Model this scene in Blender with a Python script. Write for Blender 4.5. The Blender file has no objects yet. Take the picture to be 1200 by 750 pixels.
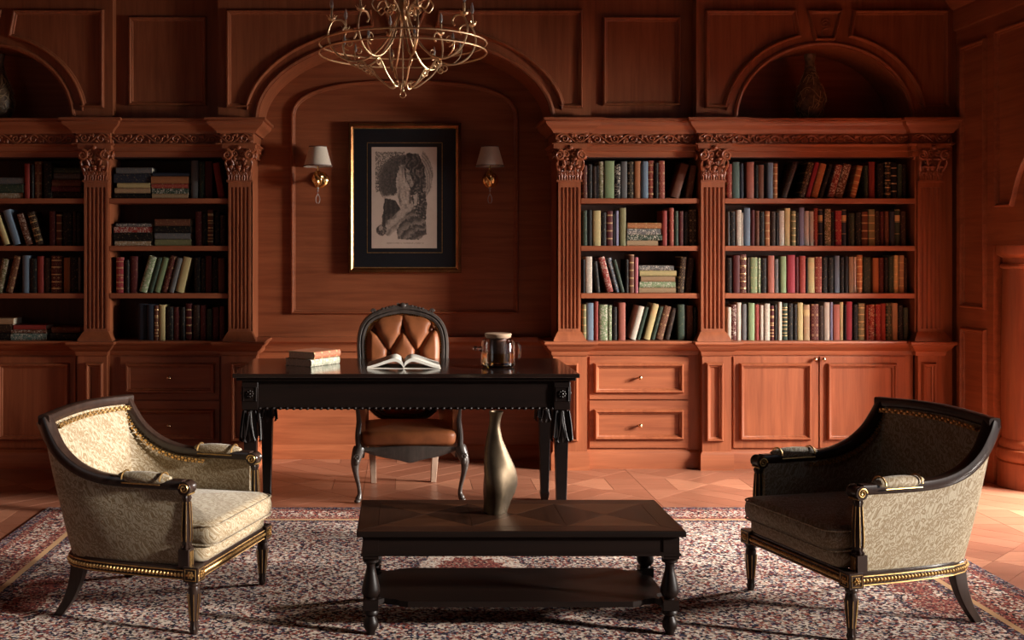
import bpy, bmesh, math, random
from mathutils import Vector, Matrix, noise
PI = math.pi
R = math.radians
sc = bpy.context.scene
COL = sc.collection

# ---------------------------------------------------------------- camera
F, CX, CY, H = 1300.0, 474.0, 295.0, 1.45        # focal length and principal point in photo pixels, eye height
cam_d = bpy.data.cameras.new('camera')
cam_d.sensor_width = 36.0
cam_d.lens = 36.0 * F / 1200.0
cam_d.shift_x = (600 - CX) / 1200.0
cam_d.shift_y = -(375 - CY) / 1200.0
cam_d.clip_start = 0.05
cam = bpy.data.objects.new('camera', cam_d)
cam.location = (0, 0, H)
cam.rotation_euler = (PI / 2, 0, 0)
COL.objects.link(cam)
sc.camera = cam

# ---------------------------------------------------------------- world and daylight
world = bpy.data.worlds.new('world')
sc.world = world
world.use_nodes = True
wb = world.node_tree.nodes['Background']
wb.inputs[0].default_value = (0.75, 0.85, 1.0, 1)
wb.inputs[1].default_value = 0.4

def area_light(name, loc, target, sx, sy, power, color):
    d = bpy.data.lights.new(name, 'AREA')
    d.shape = 'RECTANGLE'; d.size = sx; d.size_y = sy
    d.energy = power; d.color = color
    o = bpy.data.objects.new(name, d)
    o.location = loc
    o.rotation_euler = (Vector(target) - Vector(loc)).to_track_quat('-Z', 'Y').to_euler()
    COL.objects.link(o)
    return o

# daylight arriving through the tall windows behind the arcade
area_light('window_daylight', (5.30, 5.95, 1.95), (1.6, 6.9, 0.30), 1.9, 1.3, 1000, (1.0, 0.94, 0.86))
# weak fill lamp added outside an unseen left window to lift the shadows
area_light('left_fill_light', (-3.95, 1.9, 1.6), (3.0, 5.2, 1.3), 1.9, 1.8, 4, (1.0, 0.86, 0.74))
sun_d = bpy.data.lights.new('sun', 'SUN')
sun_d.energy = 7.2; sun_d.angle = R(4.5); sun_d.color = (1.0, 0.93, 0.84)
sun = bpy.data.objects.new('sun', sun_d)
SUN_AZ, SUN_EL = R(-19), R(15)              # low sun from the window side, a little toward the camera
sun.rotation_euler = Vector((math.cos(SUN_AZ)*math.cos(SUN_EL), math.sin(SUN_AZ)*math.cos(SUN_EL), math.sin(SUN_EL))).to_track_quat('Z', 'Y').to_euler()
sun.location = (8, 2, 4)
COL.objects.link(sun)

sc.view_settings.view_transform = 'Standard'
sc.view_settings.look = 'None'
sc.view_settings.gamma = 1.0
sc.view_settings.use_curve_mapping = False
sc.view_settings.exposure = 0.28
sc.cycles.use_denoising = True
sc.cycles.max_bounces = 8
sc.cycles.diffuse_bounces = 2
sc.cycles.glossy_bounces = 4
sc.cycles.transmission_bounces = 8
sc.cycles.caustics_reflective = False
sc.cycles.caustics_refractive = False
sc.cycles.sample_clamp_indirect = 4.0

# ---------------------------------------------------------------- helpers
def PX(px, Y): return (px - CX) / F * Y           # photo column -> metres at distance Y
def PZ(py, Y): return H + (CY - py) / F * Y       # photo row -> height at distance Y
def FY(py): return F * H / (py - CY)              # floor distance of a photo row

class MB:
    """collects shapes into one bmesh"""
    def __init__(s): s.bm = bmesh.new()
    def face(s, vs):
        try: return s.bm.faces.new(vs)
        except ValueError: return None
    def box(s, x0, x1, y0, y1, z0, z1):
        v = [s.bm.verts.new((x, y, z)) for x in (x0, x1) for y in (y0, y1) for z in (z0, z1)]
        for f in ((0,1,3,2),(4,6,7,5),(0,4,5,1),(2,3,7,6),(0,2,6,4),(1,5,7,3)): s.face([v[i] for i in f])
        return s
    def obox(s, M, sx, sy, sz):
        v = [s.bm.verts.new(M @ Vector((x, y, z))) for x in (-sx/2, sx/2) for y in (-sy/2, sy/2) for z in (-sz/2, sz/2)]
        for f in ((0,1,3,2),(4,6,7,5),(0,4,5,1),(2,3,7,6),(0,2,6,4),(1,5,7,3)): s.face([v[i] for i in f])
        return s
    def prism(s, poly, fa, fb):
        """poly 2D; fa/fb map a 2D point to the two end positions"""
        a = [s.bm.verts.new(fa(p)) for p in poly]; b = [s.bm.verts.new(fb(p)) for p in poly]
        s.face(a); s.face(b[::-1]); n = len(poly)
        for i in range(n): s.face([a[i], b[i], b[(i+1) % n], a[(i+1) % n]])
        return s
    def rings(s, rings, closed=True, caps=True):
        vs = [[s.bm.verts.new(p) for p in r] for r in rings]
        for a, b in zip(vs, vs[1:]):
            n = len(a)
            for i in range(n if closed else n - 1): s.face([a[i], a[(i+1) % n], b[(i+1) % n], b[i]])
        if caps and closed:
            s.face(vs[0][::-1]); s.face(vs[-1])
        return s
    def lathe(s, prof, seg=24, c=(0, 0, 0), M=None, caps=True):
        rr = []
        for r, z in prof:
            ring = []
            for i in range(seg):
                a = 2 * PI * i / seg
                p = Vector((r * math.cos(a), r * math.sin(a), z))
                ring.append((M @ p) if M else p + Vector(c))
            rr.append(ring)
        return s.rings(rr, True, caps)
    def tube(s, pts, rad, seg=8, closed=False, caps=True, flat=1.0):
        P = [Vector(p) for p in pts]; n = len(P)
        rad = rad if isinstance(rad, (list, tuple)) else [rad] * n
        up = None; rr = []
        for i in range(n):
            a = P[(i-1) % n] if (closed or i > 0) else P[i]
            b = P[(i+1) % n] if (closed or i < n - 1) else P[i]
            t = (b - a)
            if t.length < 1e-9: t = Vector((0, 0, 1))
            t.normalize()
            if up is None:
                up = t.orthogonal().normalized()
            else:
                up = (up - t * up.dot(t))
                up = up.normalized() if up.length > 1e-6 else t.orthogonal().normalized()
            w = t.cross(up)
            rr.append([P[i] + (up * math.cos(2*PI*k/seg) + w * math.sin(2*PI*k/seg) * flat) * rad[i] for k in range(seg)])
        if closed: rr.append(rr[0]); 
        return s.rings(rr, True, caps and not closed)
    def sweep(s, path, prof, mapf, closed=False):
        """sweep a closed profile [(n,h)] along a 2D path with mitred corners; mapf(x, y, h) -> 3D"""
        P = [Vector(p) for p in path]; n = len(P); rr = []
        for i in range(n):
            a = P[i] - P[i-1] if (closed or i > 0) else None
            b = P[(i+1) % n] - P[i] if (closed or i < n-1) else None
            na = Vector((-a.y, a.x)).normalized() if a is not None else None
            nb = Vector((-b.y, b.x)).normalized() if b is not None else None
            if na is None: m = nb
            elif nb is None: m = na
            else:
                m = na + nb
                m = m / max(0.25, m.dot(na)) if m.length > 1e-6 else na
            rr.append([mapf(P[i].x + m.x * q[0], P[i].y + m.y * q[0], q[1]) for q in prof])
        if closed: rr.append(rr[0])
        return s.rings(rr, True, not closed)
    def ball(s, c, r, sx=1, sy=1, sz=1, u=12, v=8, M=None):
        prof = [(max(1e-4, r * math.sin(PI * k / v)), -r * math.cos(PI * k / v)) for k in range(v + 1)]
        rr = []
        for q, z in prof:
            ring = [Vector((q * math.cos(2*PI*i/u) * sx, q * math.sin(2*PI*i/u) * sy, z * sz)) for i in range(u)]
            rr.append([(M @ p if M else p) + Vector(c) for p in ring])
        return s.rings(rr)
    def grid(s, fn, nu, nv):
        vs = [[s.bm.verts.new(fn(i / nu, j / nv)) for i in range(nu + 1)] for j in range(nv + 1)]
        for j in range(nv):
            for i in range(nu): s.face([vs[j][i], vs[j][i+1], vs[j+1][i+1], vs[j+1][i]])
        return s
    def mesh(s, name, angle=35, weld=True):
        if weld: bmesh.ops.remove_doubles(s.bm, verts=s.bm.verts, dist=1e-6)
        bmesh.ops.recalc_face_normals(s.bm, faces=s.bm.faces)
        me = bpy.data.meshes.new(name); s.bm.to_mesh(me); s.bm.free()
        if angle:
            me.polygons.foreach_set('use_smooth', [True] * len(me.polygons))
            me.set_sharp_from_angle(angle=R(angle))
        return me
    def build(s, name, mat, parent=None, angle=35, bevel=0.0, seg=2, label=None, sub=0, weld=True):
        me = s.mesh(name, angle, weld)
        return link(name, me, mat, parent, bevel, seg, label, sub)

def link(name, me, mat, parent=None, bevel=0.0, seg=2, label=None, sub=0):
    if mat is not None and not me.materials: me.materials.append(mat)
    o = bpy.data.objects.new(name, me); COL.objects.link(o)
    if parent is not None: o.parent = parent
    if label: o['label'] = label
    if bevel:
        m = o.modifiers.new('bevel', 'BEVEL'); m.width = bevel; m.segments = seg; m.limit_method = 'ANGLE'; m.angle_limit = R(40)
        m.harden_normals = False
    if sub:
        m = o.modifiers.new('sub', 'SUBSURF'); m.levels = sub; m.render_levels = sub
    return o

def tag(o, label, cat, group=None, kind=None):
    o['label'] = label; o['category'] = cat
    if group: o['group'] = group
    if kind: o['kind'] = kind
    return o

def thing(name, label, cat, loc=(0, 0, 0), rz=0.0, group=None, kind=None):
    o = bpy.data.objects.new(name, None); COL.objects.link(o)
    o.empty_display_size = 0.1
    o.location = loc; o.rotation_euler = (0, 0, rz)
    return tag(o, label, cat, group, kind)

def dup(o, parent=None):
    c = o.copy(); COL.objects.link(c); c.parent = parent
    for ch in list(o.children): dup(ch, c)
    return c

def spiral(c, r0, r1, turns, a0, n=28, ax=(1, 0, 0), ay=(0, 0, 1)):
    ax = Vector(ax); ay = Vector(ay); out = []
    for i in range(n + 1):
        t = i / n; a = a0 + turns * 2 * PI * t; r = r0 + (r1 - r0) * t
        out.append(Vector(c) + ax * (r * math.cos(a)) + ay * (r * math.sin(a)))
    return out

def bez(p0, p1, p2, p3, n=12):
    p0, p1, p2, p3 = map(Vector, (p0, p1, p2, p3))
    return [p0*(1-t)**3 + p1*3*t*(1-t)**2 + p2*3*t*t*(1-t) + p3*t**3 for t in [i/n for i in range(n+1)]]

def crom(pts, n=6):
    """Catmull-Rom through the points"""
    P = [Vector(p) for p in pts]; P = [2*P[0]-P[1]] + P + [2*P[-1]-P[-2]]; out = []
    for i in range(1, len(P) - 2):
        for k in range(n):
            t = k / n; a, b, c, d = P[i-1:i+3]
            out.append(0.5*((2*b) + (c-a)*t + (2*a-5*b+4*c-d)*t*t + (3*b-a-3*c+d)*t**3))
    out.append(P[-2]); return out

# ---------------------------------------------------------------- materials
def nt(name, rough=0.5, spec=0.5, metal=0.0):
    m = bpy.data.materials.new(name); m.use_nodes = True
    t = m.node_tree; b = t.nodes['Principled BSDF']
    b.inputs['Roughness'].default_value = rough; b.inputs['Metallic'].default_value = metal
    b.inputs['Specular IOR Level'].default_value = spec
    return m, t, b
def N(t, kind, **kw):
    n = t.nodes.new(kind)
    for k, v in kw.items():
        if k.startswith('i_'):
            key = k[2:]; key = int(key) if key.isdigit() else key.replace('_', ' ')
            n.inputs[key].default_value = v
        else: setattr(n, k, v)
    return n
def ramp(t, stops, interp='LINEAR'):
    r = t.nodes.new('ShaderNodeValToRGB'); r.color_ramp.interpolation = interp
    e = r.color_ramp.elements
    while len(e) < len(stops): e.new(0.5)
    for el, (p, c) in zip(e, stops): el.position = p; el.color = (*c, 1) if len(c) == 3 else c
    return r
def L(t, a, b): t.links.new(a, b)
def math_n(t, op, a, b=None, c=None):
    n = t.nodes.new('ShaderNodeMath'); n.operation = op
    for i, v in enumerate((a, b, c)):
        if v is None: continue
        if isinstance(v, (int, float)): n.inputs[i].default_value = v
        else: t.links.new(v, n.inputs[i])
    return n.outputs[0]
def mixc(t, fac, a, b, blend='MIX'):
    n = t.nodes.new('ShaderNodeMix'); n.data_type = 'RGBA'; n.blend_type = blend
    for i, v in ((0, fac), (6, a), (7, b)):
        if isinstance(v, (int, float)): n.inputs[i].default_value = v
        elif isinstance(v, tuple): n.inputs[i].default_value = (*v, 1) if len(v) == 3 else v
        else: t.links.new(v, n.inputs[i])
    return n.outputs[2]
def bump(t, b, h, strength=0.2, dist=0.002):
    n = t.nodes.new('ShaderNodeBump'); n.inputs['Strength'].default_value = strength; n.inputs['Distance'].default_value = dist
    t.links.new(h, n.inputs['Height']); t.links.new(n.outputs[0], b.inputs['Normal'])

def wood(name, dark, light, axis='z', rough=0.42, coat=0.0, scale=1.0, var=0.5, bumps=0.12):
    m, t, b = nt(name, rough)
    tc = N(t, 'ShaderNodeTexCoord'); mp = N(t, 'ShaderNodeMapping')
    lo, hi = 1.6 * scale, 26.0 * scale
    mp.inputs['Scale'].default_value = {'x': (lo, hi, hi), 'y': (hi, lo, hi), 'z': (hi, hi, lo)}[axis]
    L(t, tc.outputs['Object'], mp.inputs['Vector'])
    n1 = N(t, 'ShaderNodeTexNoise', i_Scale=1.0, i_Detail=6.0, i_Roughness=0.62, i_Distortion=0.6)
    L(t, mp.outputs[0], n1.inputs['Vector'])
    n2 = N(t, 'ShaderNodeTexNoise', i_Scale=2.2 * scale, i_Detail=2.0)
    L(t, tc.outputs['Object'], n2.inputs['Vector'])
    f = math_n(t, 'ADD', math_n(t, 'MULTIPLY', n1.outputs[0], 0.75), math_n(t, 'MULTIPLY', n2.outputs[0], 0.25))
    r = ramp(t, [(0.5 - 0.28 * var - .06, dark), (0.5 + 0.28 * var + .06, light)])
    L(t, f, r.inputs[0]); L(t, r.outputs[0], b.inputs['Base Color'])
    bump(t, b, n1.outputs[0], bumps, 0.002)
    if coat:
        b.inputs['Coat Weight'].default_value = coat; b.inputs['Coat Roughness'].default_value = 0.12
    return m

CHD, CHL = (0.188, 0.049, 0.0185), (0.37, 0.114, 0.046)
M = {}
M['cherry_v'] = wood('cherry_wood_vertical', CHD, CHL, 'z')
M['cherry_h'] = wood('cherry_wood_horizontal', CHD, CHL, 'x')
M['cherry_y'] = wood('cherry_wood_depth', CHD, CHL, 'y')
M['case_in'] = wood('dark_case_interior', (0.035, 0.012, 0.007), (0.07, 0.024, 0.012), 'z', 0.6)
M['ebony'] = wood('dark_espresso_wood', (0.0045, 0.0028, 0.0025), (0.010, 0.005, 0.004), 'x', 0.36, 0.0, 1.2)
M['desk_top'] = wood('polished_desk_wood', (0.008, 0.005, 0.004), (0.018, 0.010, 0.008), 'x', 0.16, 0.5, 1.2, bumps=0.03)
M['walnut'] = wood('walnut_table_wood', (0.016, 0.006, 0.003), (0.045, 0.016, 0.008), 'x', 0.36, 0.0, 1.2)
M['walnut_dark'] = wood('dark_walnut_wood', (0.0045, 0.0025, 0.002), (0.010, 0.0045, 0.003), 'x', 0.42, 0.0, 1.2)
M['chair_wood'] = wood('dark_chair_wood', (0.016, 0.009, 0.007), (0.040, 0.022, 0.016), 'z', 0.3, 0.3, 1.5)
M['grey_wood'] = wood('grey_brown_carved_wood', (0.035, 0.026, 0.022), (0.10, 0.076, 0.064), 'z', 0.42, 0.1, 1.5)
M['pale_leg'] = wood('pale_rear_leg_wood', (0.30, 0.19, 0.13), (0.46, 0.32, 0.24), 'z', 0.5)
for i, (d, l) in enumerate((((.185,.066,.036),(.28,.112,.066)), ((.17,.059,.032),(.26,.10,.058)), ((.20,.074,.041),(.30,.124,.074)))):
    M['floor%d' % i] = wood('parquet_wood_tone_%s' % 'abc'[i], d, l, 'x', 0.34, 0.12, 1.0, 0.6, 0.08)
M['floor_gap'] = wood('parquet_ground', (0.10, 0.034, 0.016), (0.15, 0.05, 0.024), 'x', 0.6)
M['floor_pale'] = wood('parquet_pale_inlay', (0.26, 0.105, 0.058), (0.38, 0.165, 0.098), 'x', 0.34, 0.12)

def plain(name, col, rough=0.5, metal=0.0, var=0.15, scale=30.0, bumps=0.0, spec=0.5):
    m, t, b = nt(name, rough, spec, metal)
    tc = N(t, 'ShaderNodeTexCoord'); n = N(t, 'ShaderNodeTexNoise', i_Scale=scale, i_Detail=4.0)
    L(t, tc.outputs['Object'], n.inputs['Vector'])
    r = ramp(t, [(0.3, tuple(c * (1 - var) for c in col)), (0.7, tuple(min(1, c * (1 + var)) for c in col))])
    L(t, n.outputs[0], r.inputs[0]); L(t, r.outputs[0], b.inputs['Base Color'])
    if bumps: bump(t, b, n.outputs[0], bumps, 0.003)
    return m
M['gold'] = plain('aged_gold', (0.58, 0.36, 0.14), 0.40, 1.0, 0.3, 60)
M['brass'] = plain('polished_brass', (0.80, 0.50, 0.18), 0.16, 1.0)
M['knob'] = plain('warm_bronze_knob', (0.75, 0.50, 0.30), 0.25, 1.0)
M['bronze'] = plain('hammered_bronze', (0.115, 0.085, 0.056), 0.48, 1.0, 0.35, 14, 0.2)
M['chand'] = plain('copper_gold_wire', (0.88, 0.60, 0.34), 0.38, 0.85)
M['iron'] = plain('dark_iron_hoop', (0.10, 0.055, 0.035), 0.35, 0.9)
M['crystal'] = plain('crystal_drop', (0.9, 0.88, 0.84), 0.05, 0.0, 0.02)
M['crystal'].node_tree.nodes['Principled BSDF'].inputs['Transmission Weight'].default_value = 0.6
M['shade'] = plain('cream_shade_fabric', (0.66, 0.58, 0.47), 0.8, 0, 0.06, 160, 0.1)
M['shade_trim'] = plain('dark_shade_braid', (0.08, 0.03, 0.02), 0.6)
M['black_mat'] = plain('black_picture_mount', (0.009, 0.010, 0.013), 0.35)
M['frame'] = plain('bronze_picture_frame', (0.36, 0.15, 0.055), 0.26, 0.9, 0.35, 9)
M['leather'] = plain('cognac_leather', (0.30, 0.095, 0.033), 0.46, 0, 0.30, 9, 0.06, 0.35)
M['leather_d'] = plain('cognac_leather_welt', (0.10, 0.03, 0.012), 0.4)
M['wicker'] = plain('woven_dark_wicker', (0.13, 0.075, 0.038), 0.5, 0, 0.5, 40, 0.4)
M['straw'] = plain('pale_straw_strands', (0.40, 0.27, 0.14), 0.55)
M['page'] = plain('book_paper', (0.66, 0.57, 0.44), 0.8, 0, 0.12, 120)
M['openpage'] = plain('open_book_paper', (0.70, 0.66, 0.58), 0.7, 0, 0.05)
M['gilt'] = plain('gilt_lettering', (0.62, 0.44, 0.20), 0.35, 0.8)
M['tan_label'] = plain('book_spine_label', (0.50, 0.33, 0.20), 0.6)
M['white_label'] = plain('pale_spine_label', (0.72, 0.66, 0.58), 0.6)
M['ceiling'] = wood('dark_coffer_wood', (0.04, 0.014, 0.007), (0.08, 0.028, 0.013), 'x', 0.6)
for q in ('ebony', 'walnut_dark', 'walnut', 'chair_wood'): M[q].node_tree.nodes['Principled BSDF'].inputs['Specular IOR Level'].default_value = 0.22
def damask():
    m, t, b = nt('damask_upholstery', 0.62, 0.35)
    tc = N(t, 'ShaderNodeTexCoord'); sp = N(t, 'ShaderNodeSeparateXYZ'); L(t, tc.outputs['Object'], sp.inputs[0])
    x, y, z = sp.outputs
    u = math_n(t, 'ADD', x, y); v = math_n(t, 'ADD', z, math_n(t, 'MULTIPLY', math_n(t, 'SUBTRACT', x, y), 0.55))
    wob = N(t, 'ShaderNodeTexNoise', i_Scale=16.0, i_Detail=1.0); L(t, tc.outputs['Object'], wob.inputs['Vector'])
    up = math_n(t, 'PINGPONG', math_n(t, 'ADD', u, math_n(t, 'MULTIPLY', wob.outputs[0], .05)), 0.034); vp = math_n(t, 'PINGPONG', math_n(t, 'ADD', v, math_n(t, 'MULTIPLY', wob.outputs[0], .07)), 0.060)
    cb = N(t, 'ShaderNodeCombineXYZ'); L(t, up, cb.inputs[0]); L(t, vp, cb.inputs[1])
    n = N(t, 'ShaderNodeTexNoise', i_Scale=85.0, i_Detail=2.0, i_Roughness=0.55, i_Distortion=1.6); L(t, cb.outputs[0], n.inputs['Vector'])
    k = ramp(t, [(0.44, (0, 0, 0)), (0.53, (1, 1, 1))]); L(t, n.outputs[0], k.inputs[0])
    fine = N(t, 'ShaderNodeTexNoise', i_Scale=420.0, i_Detail=1.0); L(t, tc.outputs['Object'], fine.inputs['Vector'])
    base = mixc(t, fine.outputs[0], (0.165, 0.105, 0.048), (0.25, 0.172, 0.088))
    pat = mixc(t, fine.outputs[0], (0.32, 0.255, 0.165), (0.44, 0.37, 0.265))
    L(t, mixc(t, k.outputs[0], base, pat), b.inputs['Base Color'])
    bump(t, b, math_n(t, 'ADD', k.outputs[0], fine.outputs[0]), 0.25, 0.002)
    b.inputs['Sheen Weight'].default_value = 0.15
    return m
M['damask'] = damask()

RUG = dict(x0=-2.016, x1=2.635, y0=3.05, y1=6.262)
def rug_mat():
    m, t, b = nt('persian_rug_pile', 0.95, 0.1)
    hx, hy = (RUG['x1'] - RUG['x0']) / 2, (RUG['y1'] - RUG['y0']) / 2
    tc = N(t, 'ShaderNodeTexCoord'); sp = N(t, 'ShaderNodeSeparateXYZ'); L(t, tc.outputs['Object'], sp.inputs[0])
    ax = math_n(t, 'ABSOLUTE', sp.outputs[0]); ay = math_n(t, 'ABSOLUTE', sp.outputs[1])
    d = math_n(t, 'MINIMUM', math_n(t, 'SUBTRACT', hx, ax), math_n(t, 'SUBTRACT', hy, ay))
    def cells(scale, stops):
        v = N(t, 'ShaderNodeTexVoronoi', i_Scale=scale, i_Randomness=1.0); v.feature = 'F1'
        L(t, tc.outputs['Object'], v.inputs['Vector'])
        s2 = N(t, 'ShaderNodeSeparateXYZ'); L(t, v.outputs['Color'], s2.inputs[0])
        r = ramp(t, stops, 'CONSTANT'); L(t, s2.outputs[0], r.inputs[0]); return r.outputs[0]
    cream, sand, rust, wine, navy, ink, slate = (.62,.52,.44), (.40,.27,.20), (.30,.085,.060), (.15,.036,.034), (.034,.034,.066), (.018,.013,.015), (.22,.19,.20)
    field = cells(98, [(0, ink), (.17, navy), (.30, wine), (.44, rust), (.55, slate), (.65, sand), (.76, cream)])
    bordr = cells(95, [(0, ink), (.20, wine), (.42, rust), (.58, navy), (.66, sand), (.80, cream)])
    dark = cells(120, [(0, ink), (.35, navy), (.55, wine), (.75, slate), (.9, sand)])
    red = cells(120, [(0, wine), (.40, ink), (.58, rust), (.85, sand)])
    med = cells(110, [(0, cream), (.42, sand), (.62, rust), (.76, cream), (.92, navy)])
    light = cells(98, [(0, ink), (.18, navy), (.28, wine), (.38, rust), (.48, slate), (.60, sand), (.72, cream)])
    def band(a, c):
        return math_n(t, 'MULTIPLY', math_n(t, 'GREATER_THAN', d, a), math_n(t, 'LESS_THAN', d, c))
    big = N(t, 'ShaderNodeTexNoise', i_Scale=3.2, i_Detail=1.0); L(t, tc.outputs['Object'], big.inputs['Vector'])
    col = mixc(t, ramp_out(t, big.outputs[0], 0.46, 0.54), field, light)
    # central medallion with a navy rim
    e = math_n(t, 'ADD', math_n(t, 'POWER', math_n(t, 'DIVIDE', ax, 0.25), 2.0), math_n(t, 'POWER', math_n(t, 'DIVIDE', math_n(t, 'SUBTRACT', sp.outputs[1], 0.36), 0.34), 2.0))
    an = math_n(t, 'ARCTAN2', math_n(t, 'SUBTRACT', sp.outputs[1], 0.36), sp.outputs[0])
    e = math_n(t, 'ADD', e, math_n(t, 'MULTIPLY', math_n(t, 'SINE', math_n(t, 'MULTIPLY', an, 16.0)), 0.07))
    col = mixc(t, math_n(t, 'LESS_THAN', e, 1.22), col, dark)
    col = mixc(t, math_n(t, 'LESS_THAN', e, 1.0), col, med)
    col = mixc(t, math_n(t, 'LESS_THAN', e, 0.42), col, red)
    # corner medallions
    e2 = math_n(t, 'ADD', math_n(t, 'POWER', math_n(t, 'DIVIDE', math_n(t, 'SUBTRACT', hx - .46, ax), 0.14), 2.0),
                math_n(t, 'POWER', math_n(t, 'DIVIDE', math_n(t, 'SUBTRACT', ay, .12), 0.20), 2.0))
    col = mixc(t, math_n(t, 'LESS_THAN', e2, 1.0), col, dark)
    col = mixc(t, math_n(t, 'LESS_THAN', e2, 0.7), col, bordr)
    col = mixc(t, math_n(t, 'LESS_THAN', e2, 0.35), col, red)
    for a, c, k in ((.305, .345, dark), (.275, .305, (.42, .25, .13)), (.225, .275, red), (.09, .225, bordr), (.055, .09, red), (0.03, .055, dark), (-1, .03, dark)):
        col = mixc(t, band(a, c), col, k)
    L(t, col, b.inputs['Base Color'])
    f = N(t, 'ShaderNodeTexNoise', i_Scale=300.0, i_Detail=2.0); L(t, tc.outputs['Object'], f.inputs['Vector'])
    bump(t, b, f.outputs[0], 0.6, 0.006)
    return m
def ramp_out(t, v, a, c):
    r = ramp(t, [(a, (0, 0, 0)), (c, (1, 1, 1))]); L(t, v, r.inputs[0]); return r.outputs[0]
M['rug'] = rug_mat()

def book_mat(style):
    """cover colour comes from the object's own colour; style adds printed ornament on the spine"""
    m, t, b = nt('book_cloth_' + style, 0.58, 0.25)
    oi = N(t, 'ShaderNodeObjectInfo'); tc = N(t, 'ShaderNodeTexCoord')
    n = N(t, 'ShaderNodeTexNoise', i_Scale=90.0, i_Detail=3.0); L(t, tc.outputs['Object'], n.inputs['Vector'])
    col = mixc(t, 0.5, oi.outputs['Color'], mixc(t, n.outputs[0], (0.55, 0.52, 0.5), (1.25, 1.2, 1.15)), 'MULTIPLY')
    sp = N(t, 'ShaderNodeSeparateXYZ'); L(t, tc.outputs['Object'], sp.inputs[0])
    z = sp.outputs[2]
    gold = (0.50, 0.36, 0.17); pale = (0.60, 0.54, 0.44)
    if style == 'bands':
        k = math_n(t, 'LESS_THAN', math_n(t, 'PINGPONG', math_n(t, 'ADD', z, 0.004), 0.026), 0.004)
        col = mixc(t, math_n(t, 'MULTIPLY', k, 0.85), col, gold)
    elif style in ('ornate', 'speckle'):
        cb = N(t, 'ShaderNodeCombineXYZ'); L(t, math_n(t, 'PINGPONG', sp.outputs[0], 0.015), cb.inputs[0]); L(t, math_n(t, 'PINGPONG', z, 0.034), cb.inputs[2]); 
        n2 = N(t, 'ShaderNodeTexNoise', i_Scale=75.0, i_Detail=2.0, i_Distortion=1.2)
        L(t, cb.outputs[0] if style == 'ornate' else tc.outputs['Object'], n2.inputs['Vector'])
        col = mixc(t, math_n(t, 'MULTIPLY', ramp_out(t, n2.outputs[0], 0.52, 0.58), 0.8), col, gold if style == 'ornate' else pale)
    elif style == 'label':
        k = math_n(t, 'MULTIPLY', math_n(t, 'GREATER_THAN', z, 0.165), math_n(t, 'LESS_THAN', z, 0.205))
        col = mixc(t, k, col, gold)
        k = math_n(t, 'LESS_THAN', math_n(t, 'PINGPONG', z, 0.04), 0.002)
        col = mixc(t, math_n(t, 'MULTIPLY', k, 0.7), col, gold)
    elif style == 'dark':
        n2 = N(t, 'ShaderNodeTexNoise', i_Scale=80.0, i_Detail=2.0); L(t, tc.outputs['Object'], n2.inputs['Vector'])
        col = mixc(t, math_n(t, 'MULTIPLY', ramp_out(t, n2.outputs[0], 0.58, 0.66), 0.22), col, gold)
    L(t, col, b.inputs['Base Color'])
    bump(t, b, n.outputs[0], 0.15, 0.001)
    return m
for st in ('plain', 'bands', 'ornate', 'speckle', 'label', 'dark'): M['bk_' + st] = book_mat(st)

def glass_mat(name, col, rough=0.0, ior=1.45):
    m, t, b = nt(name, rough)
    b.inputs['Base Color'].default_value = (*col, 1); b.inputs['Transmission Weight'].default_value = 1.0; b.inputs['IOR'].default_value = ior
    return m
M['glass'] = glass_mat('clear_glass', (0.97, 0.97, 0.96))
M['amber'] = glass_mat('amber_tea', (0.85, 0.42, 0.05), 0, 1.33)

# ================================================================ structure
WROOT = set()
_link = link
def link(name, me, mat, parent=None, bevel=0.0, seg=2, label=None, sub=0):
    o = _link(name, me, mat, parent, bevel, seg, label, sub)
    if parent is not None and parent.name in WROOT:
        o.matrix_parent_inverse = Matrix.Translation(-Vector(parent.location))
    return o
def wthing(name, label, cat, loc, group=None, kind=None):
    o = thing(name, label, cat, loc, 0, group, kind); WROOT.add(o.name); return o
def structure(o, label, cat): return tag(o, label, cat, None, 'structure')

Y0 = F * H / 256.0          # front of the pilaster pedestals
YB = Y0 + 0.06              # front of the bays between them
YN = 7.77                   # back of the niche
XW = 3.68                   # face of the side walls
ZT = 3.45                   # ceiling
def X0(px): return PX(px, Y0)
def Z0(py): return PZ(py, Y0)
ZC = Z0(139)

# ---- floor: ground slab with parquet pieces laid on it
floor = MB().box(-XW - .3, 5.4, -1.7, 8.0, -0.08, -0.006).build('floor', M['floor_gap'])
structure(floor, 'reddish parquet floor of diagonal squares with pale inlays', 'floor')
def clip(poly, a, b, c):
    out = []
    for i in range(len(poly)):
        p, q = poly[i], poly[(i+1) % len(poly)]
        dp, dq = a*p[0]+b*p[1]-c, a*q[0]+b*q[1]-c
        if dp <= 0: out.append(p)
        if dp * dq < 0:
            k = dp / (dp - dq); out.append((p[0]+(q[0]-p[0])*k, p[1]+(q[1]-p[1])*k))
    return out
def inset(poly, d):
    area = sum(poly[i][0]*poly[(i+1)%len(poly)][1]-poly[(i+1)%len(poly)][0]*poly[i][1] for i in range(len(poly)))
    if area < 0: poly = poly[::-1]
    res = poly
    for i in range(len(poly)):
        p, q = poly[i], poly[(i+1) % len(poly)]
        dx, dy = q[0]-p[0], q[1]-p[1]; l = math.hypot(dx, dy)
        if l < 1e-6: continue
        nx, ny = dy/l, -dx/l
        res = clip(res, nx, ny, nx*p[0]+ny*p[1]-d)
        if len(res) < 3: return []
    return res
CELL = 0.86
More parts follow.
